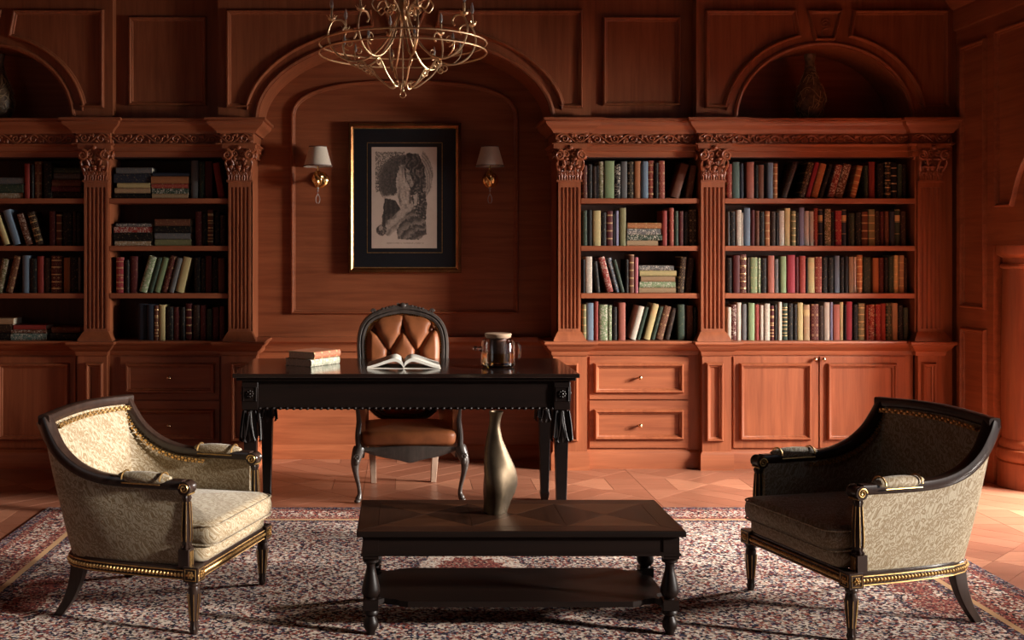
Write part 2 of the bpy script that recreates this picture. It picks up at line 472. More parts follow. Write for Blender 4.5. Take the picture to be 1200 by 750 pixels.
def cell_pieces(flip):
    h = CELL / 2; dia = [(0, -h), (h, 0), (0, h), (-h, 0)]; out = []; s2 = math.sqrt(.5)
    w = CELL * s2 / 4
    for k in range(4):                                    # planks of the diamond
        lo, hi = -CELL*s2/2 + k*w, -CELL*s2/2 + (k+1)*w
        a, b = (s2, s2) if flip else (s2, -s2)
        out.append((clip(clip(dia, a, b, hi), -a, -b, -lo), k % 3))
    for sx, sy in ((1, 1), (1, -1), (-1, 1), (-1, -1)):   # corner triangles, cut by a pale tip
        tri = [(sx*h, sy*h), (0, sy*h), (sx*h, 0)]
        if sx * sy < 0: tri = tri[::-1]
        out.append((clip(tri, 0, sy, h * .62), 1 if sx > 0 else 2))
        big = clip(tri, 0, -sy, -h * .62)
        out.append((clip(big, -sx, 0, -h * .55), 0))
        out.append((clip(big, sx, 0, h * .55), 3))
    return [(inset(p, 0.0014), c) for p, c in out if len(p) >= 3]
def piece_mesh(poly, mat, ang):
    b = MB(); b.prism(poly, lambda p: (p[0], p[1], 0.0), lambda p: (p[0], p[1], -0.007))
    me = b.mesh('floor_plank', 0); me.materials.append(mat); return me
fm = [M['floor0'], M['floor1'], M['floor2'], M['floor_pale']]
sets = [[piece_mesh(p, fm[c], 0) for p, c in cell_pieces(fl) if len(p) >= 3] for fl in (0, 1)]
polys = [[(p, c) for p, c in cell_pieces(fl) if len(p) >= 3] for fl in (0, 1)]
rest = [MB() for _ in fm]
nparts = 0
for i in range(-5, 7):
    for j in range(-3, 10):
        cx, cy = 0.18 + i * CELL, 7.35 + (j - 8) * CELL
        if cx - CELL/2 < -XW - .05 or cx + CELL/2 > 5.3 or cy + CELL/2 > 8.0 or cy - CELL/2 < -1.6: continue
        py = CY + F * H / max(cy, .3); px = CX + F * cx / max(cy, .3)
        vis = -60 < px < 1260 and (cy > 5.95 or (px > 1080 and py < 700) or (px < 60 and py < 680))
        fl = (i + j) % 2
        if vis and nparts < 300:
            for me in sets[fl]:
                o = bpy.data.objects.new('floor_plank', me); COL.objects.link(o); o.location = (cx, cy, 0); o.parent = floor; nparts += 1
        else:
            for p, c in polys[fl]:
                rest[c].prism([(x + cx, y + cy) for x, y in p], lambda q: (q[0], q[1], 0.0), lambda q: (q[0], q[1], -0.007))
allrest = bmesh.new()
for k, r_ in enumerate(rest):
    tmp = r_.mesh('tmp', 0); n0 = len(allrest.faces); allrest.from_mesh(tmp); bpy.data.meshes.remove(tmp)
    allrest.faces.ensure_lookup_table()
    for f_ in allrest.faces[n0:]: f_.material_index = k
me = bpy.data.meshes.new('floor_planks_beyond'); allrest.to_mesh(me); allrest.free()
for m_ in fm: me.materials.append(m_)
o = link('floor_planks_beyond', me, None, floor); o['kind'] = 'stuff'

# ---- back wall, ceiling, side walls
wall_back = MB().box(-XW - .3, XW + .6, YN, YN + .2, -0.08, ZT + .1).build('wall_back', M['cherry_h'], None, 0)
structure(wall_back, 'cherry panelled back wall with a central arched niche', 'wall')
ceil = MB().box(-XW - .3, 5.4, -1.7, 8.0, ZT, ZT + .1).build('ceiling', M['ceiling'], None, 0)
structure(ceil, 'dim dark wooden ceiling above the library', 'ceiling')
wall_left = MB().box(-XW - .2, -XW, -1.7, .9, -0.06, ZT).box(-XW - .2, -XW, 2.9, YN, -0.06, ZT).box(-XW - .2, -XW, .9, 2.9, -0.06, .7).box(-XW - .2, -XW, .9, 2.9, 2.5, ZT).build('wall_left', M['cherry_v'], None, 0)  # opening cut for the added fill window
structure(wall_left, 'cherry wall at the dark end of the library', 'wall')
wall_front = MB().box(-XW - .3, 5.4, -1.9, -1.7, -0.06, ZT).build('wall_front', M['cherry_v'], None, 0)
structure(wall_front, 'cherry wall facing the desk and bookcases', 'wall')

FRAME = [(-.002, 0), (.001, .017), (.007, .027), (.014, .026), (.020, .013), (.027, .010), (.031, 0)]
def xz_map(s, y): return lambda x, z, h: (s * x, y - h, z)
def panel_frame(pts, y, s=1, parent=None, name='panel_moulding', prof=FRAME, mat='cherry_v', world=False):
    """closed moulding on a wall plane facing the room; pts are (X, Z)"""
    a = sum(pts[i][0]*pts[(i+1)%len(pts)][1]-pts[(i+1)%len(pts)][0]*pts[i][1] for i in range(len(pts)))
    if a < 0: pts = pts[::-1]
    return MB().sweep(pts, prof, xz_map(s, y), True).build(name, M[mat], parent)
def rect(x0, x1, z0, z1): return [(x0, z0), (x1, z0), (x1, z1), (x0, z1)]
def ell(cx, cz, a, b, t0, t1, n=40, e=2.0):
    out = []
    for i in range(n + 1):
        t = t0 + (t1 - t0) * i / n; c, s = math.cos(t), math.sin(t)
        out.append((cx + a * math.copysign(abs(c) ** (2/e), c), cz + b * math.copysign(abs(s) ** (2/e), s)))
    return out
YU = Y0 + 0.04              # face of the arched upper blocks
def U(px): return PX(px, YU)
def UZ(py): return PZ(py, YU)

def arch_block(name, cpx, hwl, hwr, a, b, label, ao, bo, keyt, keyb, top):
    """upper wall block with an arched cut-out, two spandrel mouldings and a keystone"""
    cx = U(cpx); k = YU / F; poly = [(cx - hwl*k, ZC), (cx - a*k, ZC)] + ell(cx, ZC, a*k, b*k, PI, 0)[1:-1] + [(cx + a*k, ZC), (cx + hwr*k, ZC), (cx + hwr*k, ZT), (cx - hwl*k, ZT)]
    o = MB().prism(poly, lambda p: (p[0], YU, p[1]), lambda p: (p[0], YN + .01, p[1])).build(name, M['cherry_v'], wall_back, 25)
    zt, zb = UZ(top), UZ(126.5)
    for s in (1, -1):
        e = ell(0, ZC, ao*k, bo*k, 0.10, PI/2, 30)
        pts = []
        for x, z in e:
            lim = keyb + 13 + (keyt - keyb) * max(0, min(1, (z - UZ(48)) / (zt - UZ(48))))
            if x < lim * k: break
            pts.append((x, z))
        pts = [(e[0][0], zb)] + pts + [((keyt + 13) * k, zt), (((hwr if s > 0 else hwl) - 10) * k, zt), (((hwr if s > 0 else hwl) - 10) * k, zb)]
        pts = [(cx + s * x, z) for x, z in pts]
        panel_frame(pts, YU, 1, o, 'spandrel_moulding')
    kz = UZ(top); kb = ZC + (b + 6) * k
    panel_frame([(cx - keyb*k, kb), (cx + keyb*k, kb), (cx + keyt*k, kz), (cx - keyt*k, kz)], YU, 1, o, 'keystone_moulding')
    ks = MB().prism([(cx - keyb*k*.8, kb + .012), (cx + keyb*k*.8, kb + .012), (cx + keyt*k*.8, kz - .015), (cx - keyt*k*.8, kz - .015)],
               lambda p: (p[0], YU - .008, p[1]), lambda p: (p[0], YU + .01, p[1]))
    cz = (kz + kb) / 2
    ks.tube(spiral((cx, YU - .010, cz + .01), .034, .006, 1.6, -.6, 30), .006, 6)
    ks.tube(bez((cx, YU - .01, kb + .02), (cx - .04, YU - .012, cz - .03), (cx - .01, YU - .012, cz - .02), (cx + .02, YU - .01, cz - .022)), .006, 6)
    ks.build('keystone', M['cherry_v'], o)
    # bead running round the edge of the arch
    MB().sweep(ell(cx, ZC, (a + 1)*k, (b + 1)*k, PI, 0, 48), [(0, 0), (0, .012), (.012, .016), (.024, .010), (.028, 0)], xz_map(1, YU)).build('arch_bead', M['cherry_v'], o)
    return o
arch_block('niche_arch', 474, 218.5, 218.5, 171, 95, '', 185, 110, 26, 14, 12)
arch_block('alcove_arch', 966, 150, 155, 101, 86, '', 116, 99, 21, 11.5, 12)
arch_block('alcove_arch', -18, 155, 150, 101, 86, '', 116, 99, 21, 11.5, 12)
for s in (1, -1):                                          # recessed walls above the drawer bookcases
    yr = Y0 + .13
    o = MB().box(min(s*X0(688), s*X0(824)), max(s*X0(688), s*X0(824)), yr, YN + .01, ZC - .01, ZT).build('upper_panel', M['cherry_v'], wall_back, 0)
    f = lambda px: PX(px, yr)
    g = lambda py: PZ(py, yr)
    panel_frame(rect(f(706), f(797), g(124), g(20)), yr, s, o)
# niche back: arched panel moulding, rail, skirting
k = YN / F
pan = [(PX(341, YN), PZ(368, YN)), (PX(341, YN), PZ(140, YN))] + ell(0, PZ(140, YN), 133*k, 46*k, PI, 0, 40, 2.6)[1:-1] + [(PX(607, YN), PZ(140, YN)), (PX(607, YN), PZ(368, YN))]
panel_frame(pan, YN, 1, wall_back, 'niche_panel_moulding', mat='cherry_h')
nx = X0(655)
rail = [(0.0, Z0(418)), (.012, Z0(418)), (.012, Z0(412)), (.02, Z0(409)), (.045, Z0(406)), (.05, Z0(403)), (.05, Z0(400)), (0.0, Z0(400))]
MB().sweep([(-nx, 0), (nx, 0)], rail, lambda x, y, h: (x, YN - abs(y), h)).build('niche_rail', M['cherry_h'], wall_back)
MB().sweep([(-nx, 0), (nx, 0)], [(0, 0), (.022, 0), (.022, .085), (.012, .10), (0, .10)], lambda x, y, h: (x, YN - abs(y), h)).build('niche_skirting', M['cherry_h'], wall_back)
# ceiling cornice over the back wall
crown = [(0, 3.2), (-.02, 3.2), (-.03, 3.24), (-.10, 3.33), (-.13, 3.36), (-.13, ZT), (0, ZT)]
o = MB().sweep([(-XW, YU), (XW, YU)], crown, lambda x, y, h: (x, y, h)).build('trim_1', M['cherry_h'])
structure(o, 'cherry crown moulding under the ceiling above the arches', 'trim')
# ---- right wall: panelled pier, small arcade with round columns, large window bay
XT = XW + 0.45
zs, za = 1.49, 1.60
OP0, OP1, RA = 6.58, 5.45, .46          # opening beside the column, rounded head
W0, W1, WZ = 4.95, 1.35, 2.62           # taller window opening nearer the front of the room
ARC = ell(OP0 - RA, za, RA, RA, 0, PI/2, 14) + ell(OP1 + RA, za, RA, RA, PI/2, PI, 14)
bot = [(7.42, -.006), (6.93, -.006), (6.93, zs), (OP0, zs)] + ARC + [(OP1, zs), (OP1, -.006), (W0, -.006), (W0, WZ), (W1, WZ), (W1, -.006), (-1.7, -.006), (-1.7, ZT), (7.42, ZT)]  # unseen pier between the openings placed to keep sun off the left bookcases
wall_right = MB().prism(bot, lambda p: (XW, p[0], p[1]), lambda p: (XT, p[0], p[1])).build('wall_right', M['cherry_y'], None, 25)
structure(wall_right, 'cherry panelled side wall with a columned opening to the window bay', 'wall')
o = MB().box(XW, XW + .3, 7.40, YN, -.006, ZT).build('wall_corner', M['cherry_v'], wall_right, 0)
def yz_frame(pts, name='panel_moulding', parent=None):
    a = sum(pts[i][0]*pts[(i+1)%len(pts)][1]-pts[(i+1)%len(pts)][0]*pts[i][1] for i in range(len(pts)))
    if a < 0: pts = pts[::-1]
    return MB().sweep(pts, FRAME, lambda y, z, h: (XW - h, y, z), True).build(name, M['cherry_y'], parent)
def WY(px): return XW * F / (px - CX)
yz_frame(rect(WY(1157), WY(1128), 1.085, 2.80), parent=wall_right)
yz_frame(rect(WY(1157), WY(1128), .16, .955), parent=wall_right)
RB = RA + .12
sp = ell(OP0 - RA, za, RB, RB, .22, PI/2, 14) + ell(OP1 + RA, za, RB, RB, PI/2, PI - .22, 14)
yz_frame([(WY(1168.5), 1.725), (OP0 - RA + RB, 1.725)] + [p for p in sp if p[1] > 1.73] + [(OP1 + RA - RB, 1.725), (5.20, 1.725), (5.20, 2.82), (WY(1168.5), 2.82)], 'spandrel_moulding', wall_right)
o = MB().sweep([(7.41, XW), (-1.7, XW)], [(0, 2.92), (.016, 2.925), (.02, 2.95), (.02, 3.06), (.05, 3.09), (.14, 3.22), (.17, 3.26), (.17, ZT), (0, ZT)],
               lambda y, x, h: (2*XW - x if x > XW else x, y, h)).build('trim_2', M['cherry_y'])
structure(o, 'cherry crown moulding along the arcade wall', 'trim')
def column(x, y, label):
    t = wthing('column', label, 'column', (x, y, 0), None, 'structure')
    MB().lathe([(.196, .30), (.200, .5), (.198, .9), (.190, 1.30), (.190, 1.345), (.202, 1.35), (.206, 1.362), (.202, 1.374), (.19, 1.38), (.19, 1.41)], 48, (x, y, 0), caps=False).build('shaft', M['cherry_v'], t)
    MB().lathe([(.222, 0), (.222, .155), (.214, .165), (.226, .18), (.230, .205), (.222, .235), (.208, .245), (.212, .262), (.208, .285), (.196, .30)], 48, (x, y, 0)).build('base', M['cherry_v'], t)
    MB().lathe([(.19, 1.41), (.20, 1.418), (.222, 1.43), (.228, 1.44), (.228, 1.488), (.19, 1.489)], 48, (x, y, 0)).build('capital', M['cherry_v'], t)
column(3.907, 6.85, 'round cherry column standing beside the panelled pier')
# window in the bay and in the passage behind the arcade
def window(name, y0, y1, z0, z1, x, label, nv, nh):
    w = MB()
    for z in (z0, z1 - .06): w.box(x, x + .07, y0, y1, z, z + .06)
    for y in (y0, y1 - .06): w.box(x, x + .07, y, y + .06, z0, z1)
    o = structure(w.build(name, M['cherry_y'], None, 0), label, 'window')
    for i in range(1, nv):
        y = y0 + (y1 - y0) * i / nv; MB().box(x + .01, x + .05, y - .012, y + .012, z0 + .06, z1 - .06).build('muntin', M['cherry_y'], o, 0)
    for i in range(1, nh):
        z = z0 + (z1 - z0) * i / nh; MB().box(x + .012, x + .048, y0 + .06, y1 - .06, z - .012, z + .012).build('muntin', M['cherry_y'], o, 0)
    return o
XO = 4.95                                # outer wall of the window bay
window('window_1', W1, W0, .02, WZ, XT - .12, 'tall wooden window beside the armchairs', 3, 1)
window('fill_window', .9, 2.9, .7, 2.5, -XW - .14, 'added window for fill light in the wall opposite the column', 2, 1)  # unseen window added to go with the left fill lamp
window('window_2', 5.2, 7.0, .10, 2.60, XO - .02, 'wooden window lighting the bay behind the column', 2, 1)
pas = MB().box(XO, XO + .15, 5.0, 5.2, -.006, ZT).box(XO, XO + .15, 7.0, 7.6, -.006, ZT).box(XO, XO + .15, 5.2, 7.0, -.006, .10).box(XO, XO + .15, 5.2, 7.0, 2.60, ZT)
pas.box(XT, XO, 5.0, 5.15, -.006, ZT).box(XT, XO, 7.45, 7.6, -.006, ZT)
o = structure(pas.build('wall_window_bay', M['cherry_v'], None, 0), 'cherry outer wall of the window bay behind the column', 'wall')

# ================================================================ bookcases
def fluted(x0, x1, yf, yb, z0, z1, n=5):
    """pilaster shaft with concave flutes"""
    w = x1 - x0; m = w * .07; pts = [(x0, yb), (x0, yf)]
    fw = (w - 2*m) / n
    for i in range(n):
        a = x0 + m + i*fw + fw*.14; b = a + fw*.72
        for k in range(7):
            t = PI * k / 6; pts.append(((a+b)/2 - math.cos(t)*(b-a)/2, yf + math.sin(t)*.012))
    pts += [(x1, yf), (x1, yb)]
    zc, ze = z0 + .02, z1 - .035
    b = MB().prism(pts, lambda p: (p[0], p[1], zc), lambda p: (p[0], p[1], ze))
    b.box(x0, x1, yf, yb, z0, zc); b.box(x0, x1, yf, yb, ze, z1)
    return b
def carved_leaf(b, x, y, z, w, h, out, tip=.35):
    """acanthus leaf rising from (x,y,z), curling toward the room"""
    def fn(u, v):
        c = (u - .5) * 2; width = w * (0.55 + .9*math.sin(PI*min(1, v*.9+.1)) * .5) * (1 - .55*max(0, v-.75)/.25) * (1 + .20*math.cos(v*22))
        prof = out * (v**2.2) + .0035*math.cos(c*PI*2.5)*(1-v*.3) + .003*math.cos(v*16)
        zz = h * math.sin(min(v, 1.0) * PI * .56) / math.sin(PI*.5) if v > .78 else h * v * 1.12
        zz = h*(1 - ((1-v)**1.6)) if v < .8 else h*(1 - (.2**1.6)) - h*tip*((v-.8)/.2)**1.5*.6
        return (x + c * width * .5, y - prof, z + zz)
    return b.grid(fn, 8, 9)
def capital_mesh(w, h):
    b = MB(); wb = .160
    b.rings([[(-wb/2, -.005, 0), (wb/2, -.005, 0), (wb/2, .045, 0), (-wb/2, .045, 0)],
             [(-wb/2, -.008, h*.5), (wb/2, -.008, h*.5), (wb/2, .045, h*.5), (-wb/2, .045, h*.5)],
             [(-w*.44, -.03, h*.84), (w*.44, -.03, h*.84), (w*.44, .045, h*.84), (-w*.44, .045, h*.84)]])
    b.box(-w/2, w/2, -.045, .045, h*.88, h); b.box(-w*.47, w*.47, -.038, .045, h*.83, h*.88)
    b.box(-wb/2-.006, wb/2+.006, -.014, .045, 0, .014)
    for x in (-.052, 0, .052):
        carved_leaf(b, x, -.010, .012, .062, h*.40, .030)
        b.ball((x, -.042, h*.40), .012, 1.5, .8, .8, 8, 6)
        for s in (-1, 1): b.tube(spiral((x + s*.014, -.026, h*.22), .012, .003, 1.2, PI*.3, 14, (s, 0, 0)), .004, 5)
    for x in (-.028, .028):
        carved_leaf(b, x, -.014, h*.30, .052, h*.34, .036)
        b.ball((x, -.050, h*.60), .011, 1.5, .8, .9, 8, 6)
        for s in (-1, 1): b.tube(spiral((x + s*.015, -.036, h*.50), .011, .003, 1.2, PI*.6, 14, (s, 0, 0)), .004, 5)
    for s in (-1, 1):
        b.tube(bez((s*.072, -.012, h*.30), (s*.088, -.03, h*.42), (s*.094, -.045, h*.52), (s*.080, -.048, h*.56)), [.012 - .0006*i for i in range(13)], 6)
    for s in (-1, 1):
        b.tube(spiral((s*(w/2-.036), -.050, h*.70), .034, .004, 1.75, PI/2 if s < 0 else PI/2, 34, (s, 0, 0)), [.0105 - .005*i/34 for i in range(35)], 7)
        b.tube(spiral((s*.026, -.042, h*.74), .024, .003, 1.5, PI/2, 26, (-s, 0, 0)), [.008 - .004*i/26 for i in range(27)], 6)
        b.tube(bez((s*.03, -.02, h*.30), (s*.035, -.045, h*.5), (s*.05, -.05, h*.6), (s*(w/2-.036), -.050, h*.70+.034)), .008, 6)
        b.tube(spiral((s*(w/2-.002), .01, h*.70), .030, .004, 1.6, PI/2, 26, (0, -1, 0)), .007, 6)
    b.ball((0, -.052, h*.90), .015, 1.2, .7, 1)
    b.ball((0, -.030, h*.36), .013, 1, .8, 1.4)
    me = b.mesh('capital', 40); me.materials.append(M['cherry_v']); return me
CAPH = Z0(175) - Z0(213)
CAPM = capital_mesh(.222, CAPH + .035)
def frieze(b, pts):
    """running scroll of carved leaves along a straight run (p0 -> p1) at height z"""
    (x0, y0), (x1, y1), z, hh = pts
    d = Vector((x1-x0, y1-y0, 0)); ln = d.length; d.normalize(); nrm = Vector((d.y, -d.x, 0))
    if nrm.y > 0: nrm = -nrm
    n = max(1, round(ln / .115)); step = ln / n; up = Vector((0, 0, 1))
    for i in range(n):
        c = Vector((x0, y0, z)) + d * (step * (i + .5)) + nrm * .006; sg = 1 if i % 2 else -1
        b.tube(spiral(c + up*sg*.002, hh*.44, .004, 1.4, PI*.9*sg, 22, d, up*sg), [.0075 - .003*k/22 for k in range(23)], 5)
        b.tube([c - d*step*.5 - up*sg*hh*.2, c - d*step*.3 - up*sg*hh*.42, c + up*sg*(-hh*.46), c + d*step*.3 - up*sg*hh*.1, c + d*step*.5 + up*sg*hh*.2], .006, 5)
        for a in (-.36, .30):
            b.ball(c + d*step*a + up*sg*hh*(.28), .011, 1.5, .6, .9, 7, 5)
        b.ball(c + d*step*.48 - up*sg*hh*.25, .012, .8, .6, 1.3, 7, 5)
z183, z168, z156 = Z0(183), Z0(168), Z0(156)
CORN = [(.03, z183), (0, z183), (0, Z0(177)), (-.012, Z0(176)), (-.012, Z0(171)), (-.028, Z0(169)), (-.028, z168), (-.004, z168 - .002), (-.004, z156 + .002), (-.022, z156),
        (-.026, Z0(154)), (-.040, Z0(151)), (-.062, Z0(148)), (-.074, Z0(145.5)), (-.078, Z0(143)), (-.092, Z0(142)), (-.092, ZC), (.03, ZC)]
LEDGE = [(.03, Z0(417)), (-.004, Z0(417)), (-.010, Z0(415)), (-.012, Z0(412)), (-.026, Z0(410)), (-.040, Z0(407)), (-.048, Z0(404.5)), (-.060, Z0(403.5)), (-.064, Z0(402)), (-.060, Z0(400)), (.06, Z0(400))]
PLINTH = [(.02, 0), (-.014, 0), (-.014, Z0(533)), (-.008, Z0(530.5)), (0, Z0(529)), (.02, Z0(529))]
KNOB = MB().lathe([(.006, 0), (.005, .012), (.012, .018), (.0145, .026), (.011, .033), (.002, .036)], 14, M=Matrix.Rotation(PI/2, 4, 'X')).mesh('knob', 50)
KNOB.materials.append(M['knob'])
def bookcase(kind, s, label):
    xa, xb = (X0(650), X0(822)) if kind == 'narrow' else (X0(820), X0(1116))
    t = wthing('bookcase', label, 'bookcase', (s * (xa + xb) / 2, Y0 + .2, 0), 'built-in bookcases along the back wall')
    mp = lambda x, y, h: (s * x, y, h)
    def bx(x0, x1, y0, y1, z0, z1): return MB().box(min(s*x0, s*x1), max(s*x0, s*x1), y0, y1, z0, z1)
    pils = [(655, 681, 648, 688)] if kind == 'narrow' else [(823, 851, 823, 857), (1078, 1108, 1076, 1106)]
    ix0, ix1 = (X0(682), X0(822)) if kind == 'narrow' else (X0(852), X0(1076))
    yi = Y0 + .075
    # carcass
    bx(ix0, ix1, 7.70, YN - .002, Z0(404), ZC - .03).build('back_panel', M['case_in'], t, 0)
    if kind == 'narrow':
        bx(X0(655), ix0, Y0 + .05, YN - .001, 0, ZC - .03).build('side_panel', M['cherry_v'], t, 0)
    else:
        bx(X0(822), ix0, Y0 + .05, YN - .001, 0, ZC - .03).build('side_panel', M['cherry_v'], t, 0)
        bx(ix1, XW - .02, Y0 + .05, YN - .001, 0, ZC - .03).build('side_panel', M['cherry_v'], t, 0)
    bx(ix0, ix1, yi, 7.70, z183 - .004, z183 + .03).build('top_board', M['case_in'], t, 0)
    for py in (232, 288, 344):
        bx(ix0, ix1, Y0 + .045, 7.70, Z0(py + 6), Z0(py)).build('shelf', M['cherry_h'], t, 0, .003)
    bx(ix0, ix1, Y0 + .03, 7.70, Z0(405), Z0(400) - .001).build('bottom_board', M['cherry_h'], t, 0)
    # pilasters
    for sh0, sh1, p0, p1 in pils:
        a, b = sorted((s*X0(sh0), s*X0(sh1))); cx = (a + b) / 2
        p = fluted(a, b, Y0 + .03, Y0 + .12, Z0(389), Z0(213)).build('pilaster', M['cherry_v'], t)
        c = link('capital', CAPM, None, p); c.location = (cx, Y0 + .028, Z0(213))
        w = (b - a) / 2; zb0, zb1 = Z0(400), Z0(389)
        MB().rings([[(cx-w-q, Y0+.03-q, z), (cx+w+q, Y0+.03-q, z), (cx+w+q, Y0+.078, z), (cx-w-q, Y0+.078, z)] for q, z in ((.036, zb0), (.034, zb0+.012), (.012, zb1-.012), (.004, zb1))]).build('shaft_base', M['cherry_v'], p)
        a, b = sorted((s*X0(p0), s*X0(p1)))
        MB().box(a, b, Y0, Y0 + .16, 0, Z0(402)).build('pedestal', M['cherry_v'], p, 0)
        m0, m1 = (p0 + 4, p1 - 10) if p0 > 800 else (p0 + 8, p1 - 11)
        f = panel_frame(rect(X0(m0), X0(m1), Z0(517), Z0(425)), Y0, s, p, 'pedestal_moulding')
    # cornice, ledge, plinth sweeps
    yf, yb = Y0 + .012, Y0 + .062
    if kind == 'narrow':
        pc = [(X0(652), YN), (X0(652), yf), (X0(690), yf), (X0(690), yb), (X0(819), yb)]
        pl = [(X0(648), YN), (X0(648), Y0 - .002), (X0(688), Y0 - .002), (X0(688), YB - .002), (X0(821), YB - .002)]
    else:
        pc = [(X0(820), yb + .06), (X0(820), yf), (X0(859), yf), (X0(859), yb), (X0(1070), yb), (X0(1070), yf), (X0(1113), yf), (X0(1113), yb + .03)]
        pl = [(X0(823), YB + .06), (X0(823), Y0 - .002), (X0(857), Y0 - .002), (X0(857), YB - .002), (X0(1074), YB - .002), (X0(1074), Y0 - .002), (X0(1106), Y0 - .002), (X0(1106), YB + .02)]
    co = MB().sweep(pc, CORN, mp).build('cornice', M['cherry_h'], t)
    ex = [min(x for x, y in pc), max(x for x, y in pc)]
    bx(X0(654) if kind == 'narrow' else X0(822), X0(822) if kind == 'narrow' else X0(1112), yb + .02, YN - .001, ZC - .03, ZC - .0005).build('cornice_top', M['cherry_h'], co, 0)
    bx(ix0, ix1, yb + .02, yb + .05, z183, ZC - .03).build('cornice_backing', M['cherry_h'], co, 0)
    fr = MB()
    for (xa_, ya_), (xb_, yb_) in zip(pc, pc[1:]):
        if abs(xb_ - xa_) > .05: frieze(fr, ((s*xa_, ya_ - .004), (s*xb_, yb_ - .004), (z168 + z156)/2, z156 - z168))
    fr.build('frieze_carving', M['cherry_v'], co)['kind'] = 'stuff'
    MB().sweep(pl, LEDGE, mp).build('counter_ledge', M['cherry_h'], t)
    MB().sweep(pl, PLINTH, mp).build('plinth', M['cherry_h'], t)
    # lower cabinet
    f0, f1 = (X0(688), X0(822)) if kind == 'narrow' else (X0(857), X0(1075))
    bx(f0, f1, YB + .002, YB + .2, 0, Z0(402)).build('cabinet_body', M['cherry_v'], t, 0)
    def front(name, px0, px1, py0, py1, q0, q1, r0, r1, kx, ky):
        k = YB / F
        x0, x1, z0, z1 = PX(px0, YB), PX(px1, YB), PZ(py1, YB), PZ(py0, YB)
        d = bx(x0 + .002, x1 - .002, YB - .012, YB + .002, z0 + .002, z1 - .002).build(name, M['cherry_v' if name == 'cabinet_door' else 'cherry_h'], t, 0, .002)
        panel_frame(rect(PX(q0, YB), PX(q1, YB), PZ(r1, YB), PZ(r0, YB)), YB - .012, s, d, mat='cherry_v')
        kb = link('knob', KNOB, None, d); kb.location = (s * PX(kx, YB), YB - .012, PZ(ky, YB))
    if kind == 'narrow':
        front('drawer', 690, 807, 417.5, 468, 696, 800, 425.5, 460, 749, 442)
        front('drawer', 690, 807, 469, 525, 696, 800, 479.5, 514.5, 749, 498)
    else:
        front('cabinet_door', 858.5, 958.5, 417.5, 525, 866, 949, 425.5, 515, 953.5, 420.5)
        front('cabinet_door', 959.5, 1060, 417.5, 525, 968, 1049, 425.5, 515, 963.5, 420.5)
    return t
bookcase('wide', 1, 'wide cherry bookcase with two cabinet doors, next to the column wall')
bookcase('narrow', 1, 'narrow cherry bookcase with two drawers between niche and double-door bookcase lit by window')
bookcase('narrow', -1, 'narrow drawer bookcase on the shadowed side of the niche')
bookcase('wide', -1, 'wide bookcase furthest from the window, in deep shadow')
# ================================================================ rug
rx, ry = (RUG['x0'] + RUG['x1']) / 2, (RUG['y0'] + RUG['y1']) / 2
hx, hy = (RUG['x1'] - RUG['x0']) / 2, (RUG['y1'] - RUG['y0']) / 2
RZ = 0.008
rug = MB().box(-hx, hx, -hy, hy, 0.0005, RZ).build('rug', M['rug'], None, 0, .003)
rug.location = (rx, ry, 0)
tag(rug, 'large patterned Persian rug in cream, rust and navy under the armchairs', 'rug')

def rrect(cx, cy, hx, hy, r, n=5):
    r = min(r, hx * .999, hy * .999); out = []
    for sx, sy, a0 in ((1, 1, 0), (-1, 1, PI/2), (-1, -1, PI), (1, -1, 1.5*PI)):
        for k in range(n + 1):
            a = a0 + PI/2 * k / n; out.append((cx + sx*(hx-r) + r*math.cos(a), cy + sy*(hy-r) + r*math.sin(a)))
    return out
def cushion(b, cx, cy, hx, hy, z0, z1, r=.04, crown=.02, cr=.05, taper=0.0):
    """soft rounded block; taper narrows the far (+y) end"""
    rings = []
    def ring(ins, z):
        pts = rrect(cx, cy, hx - ins, hy - ins, max(.004, cr - ins*.5))
        return [(cx + (x-cx)*(1 - taper*((y-(cy-hy))/(2*hy))), y, z) for x, y in pts]
    for k in range(5):
        a = PI/2 * k/4; rings.append(ring(r*(1-math.sin(a)), z0 + r*(1-math.cos(a))))
    for k in range(5):
        a = PI/2 * k/4; rings.append(ring(r*(1-math.cos(a)), z1 - r + r*math.sin(a)))
    m = min(hx, hy)
    for q in (.25, .45, .65, .85, .97):
        rings.append(ring(r + (m - r)*q, z1 + crown*math.sin(q*PI/2)))
    return b.rings(rings)

# ================================================================ desk
t = thing('desk', 'long dark polished writing desk with carved corner legs, in front of the niche', 'desk', (0.008, 6.14, 0))
DZ = .82
MB().box(-.897, .897, -.42, .42, DZ - .022, DZ).build('desk_top', M['desk_top'], t, 0, .004)
MB().box(-.880, .880, -.403, .403, DZ - .038, DZ - .022).build('top_moulding', M['ebony'], t, 0, .004)
ap = MB()
ap.box(-.845, .845, -.375, -.345, .632, DZ - .038).box(-.845, .845, .345, .375, .632, DZ - .038)
ap.box(-.845, -.815, -.375, .375, .632, DZ - .038).box(.815, .845, -.375, .375, .632, DZ - .038)
ap.build('apron', M['ebony'], t, 0, .002)
bd = MB()
for i in range(44):
    x = -.76 + 1.52 * i / 43; bd.ball((x, -.378, .636), .0085, 1.2, 1, 1, 8, 6)
for s in (-1, 1):
    for i in range(18): bd.ball((s*.848, -.31 + .62*i/17, .636), .0085, 1, 1.2, 1, 8, 6)
bd.build('bead_trim', M['ebony'], t)['kind'] = 'stuff'
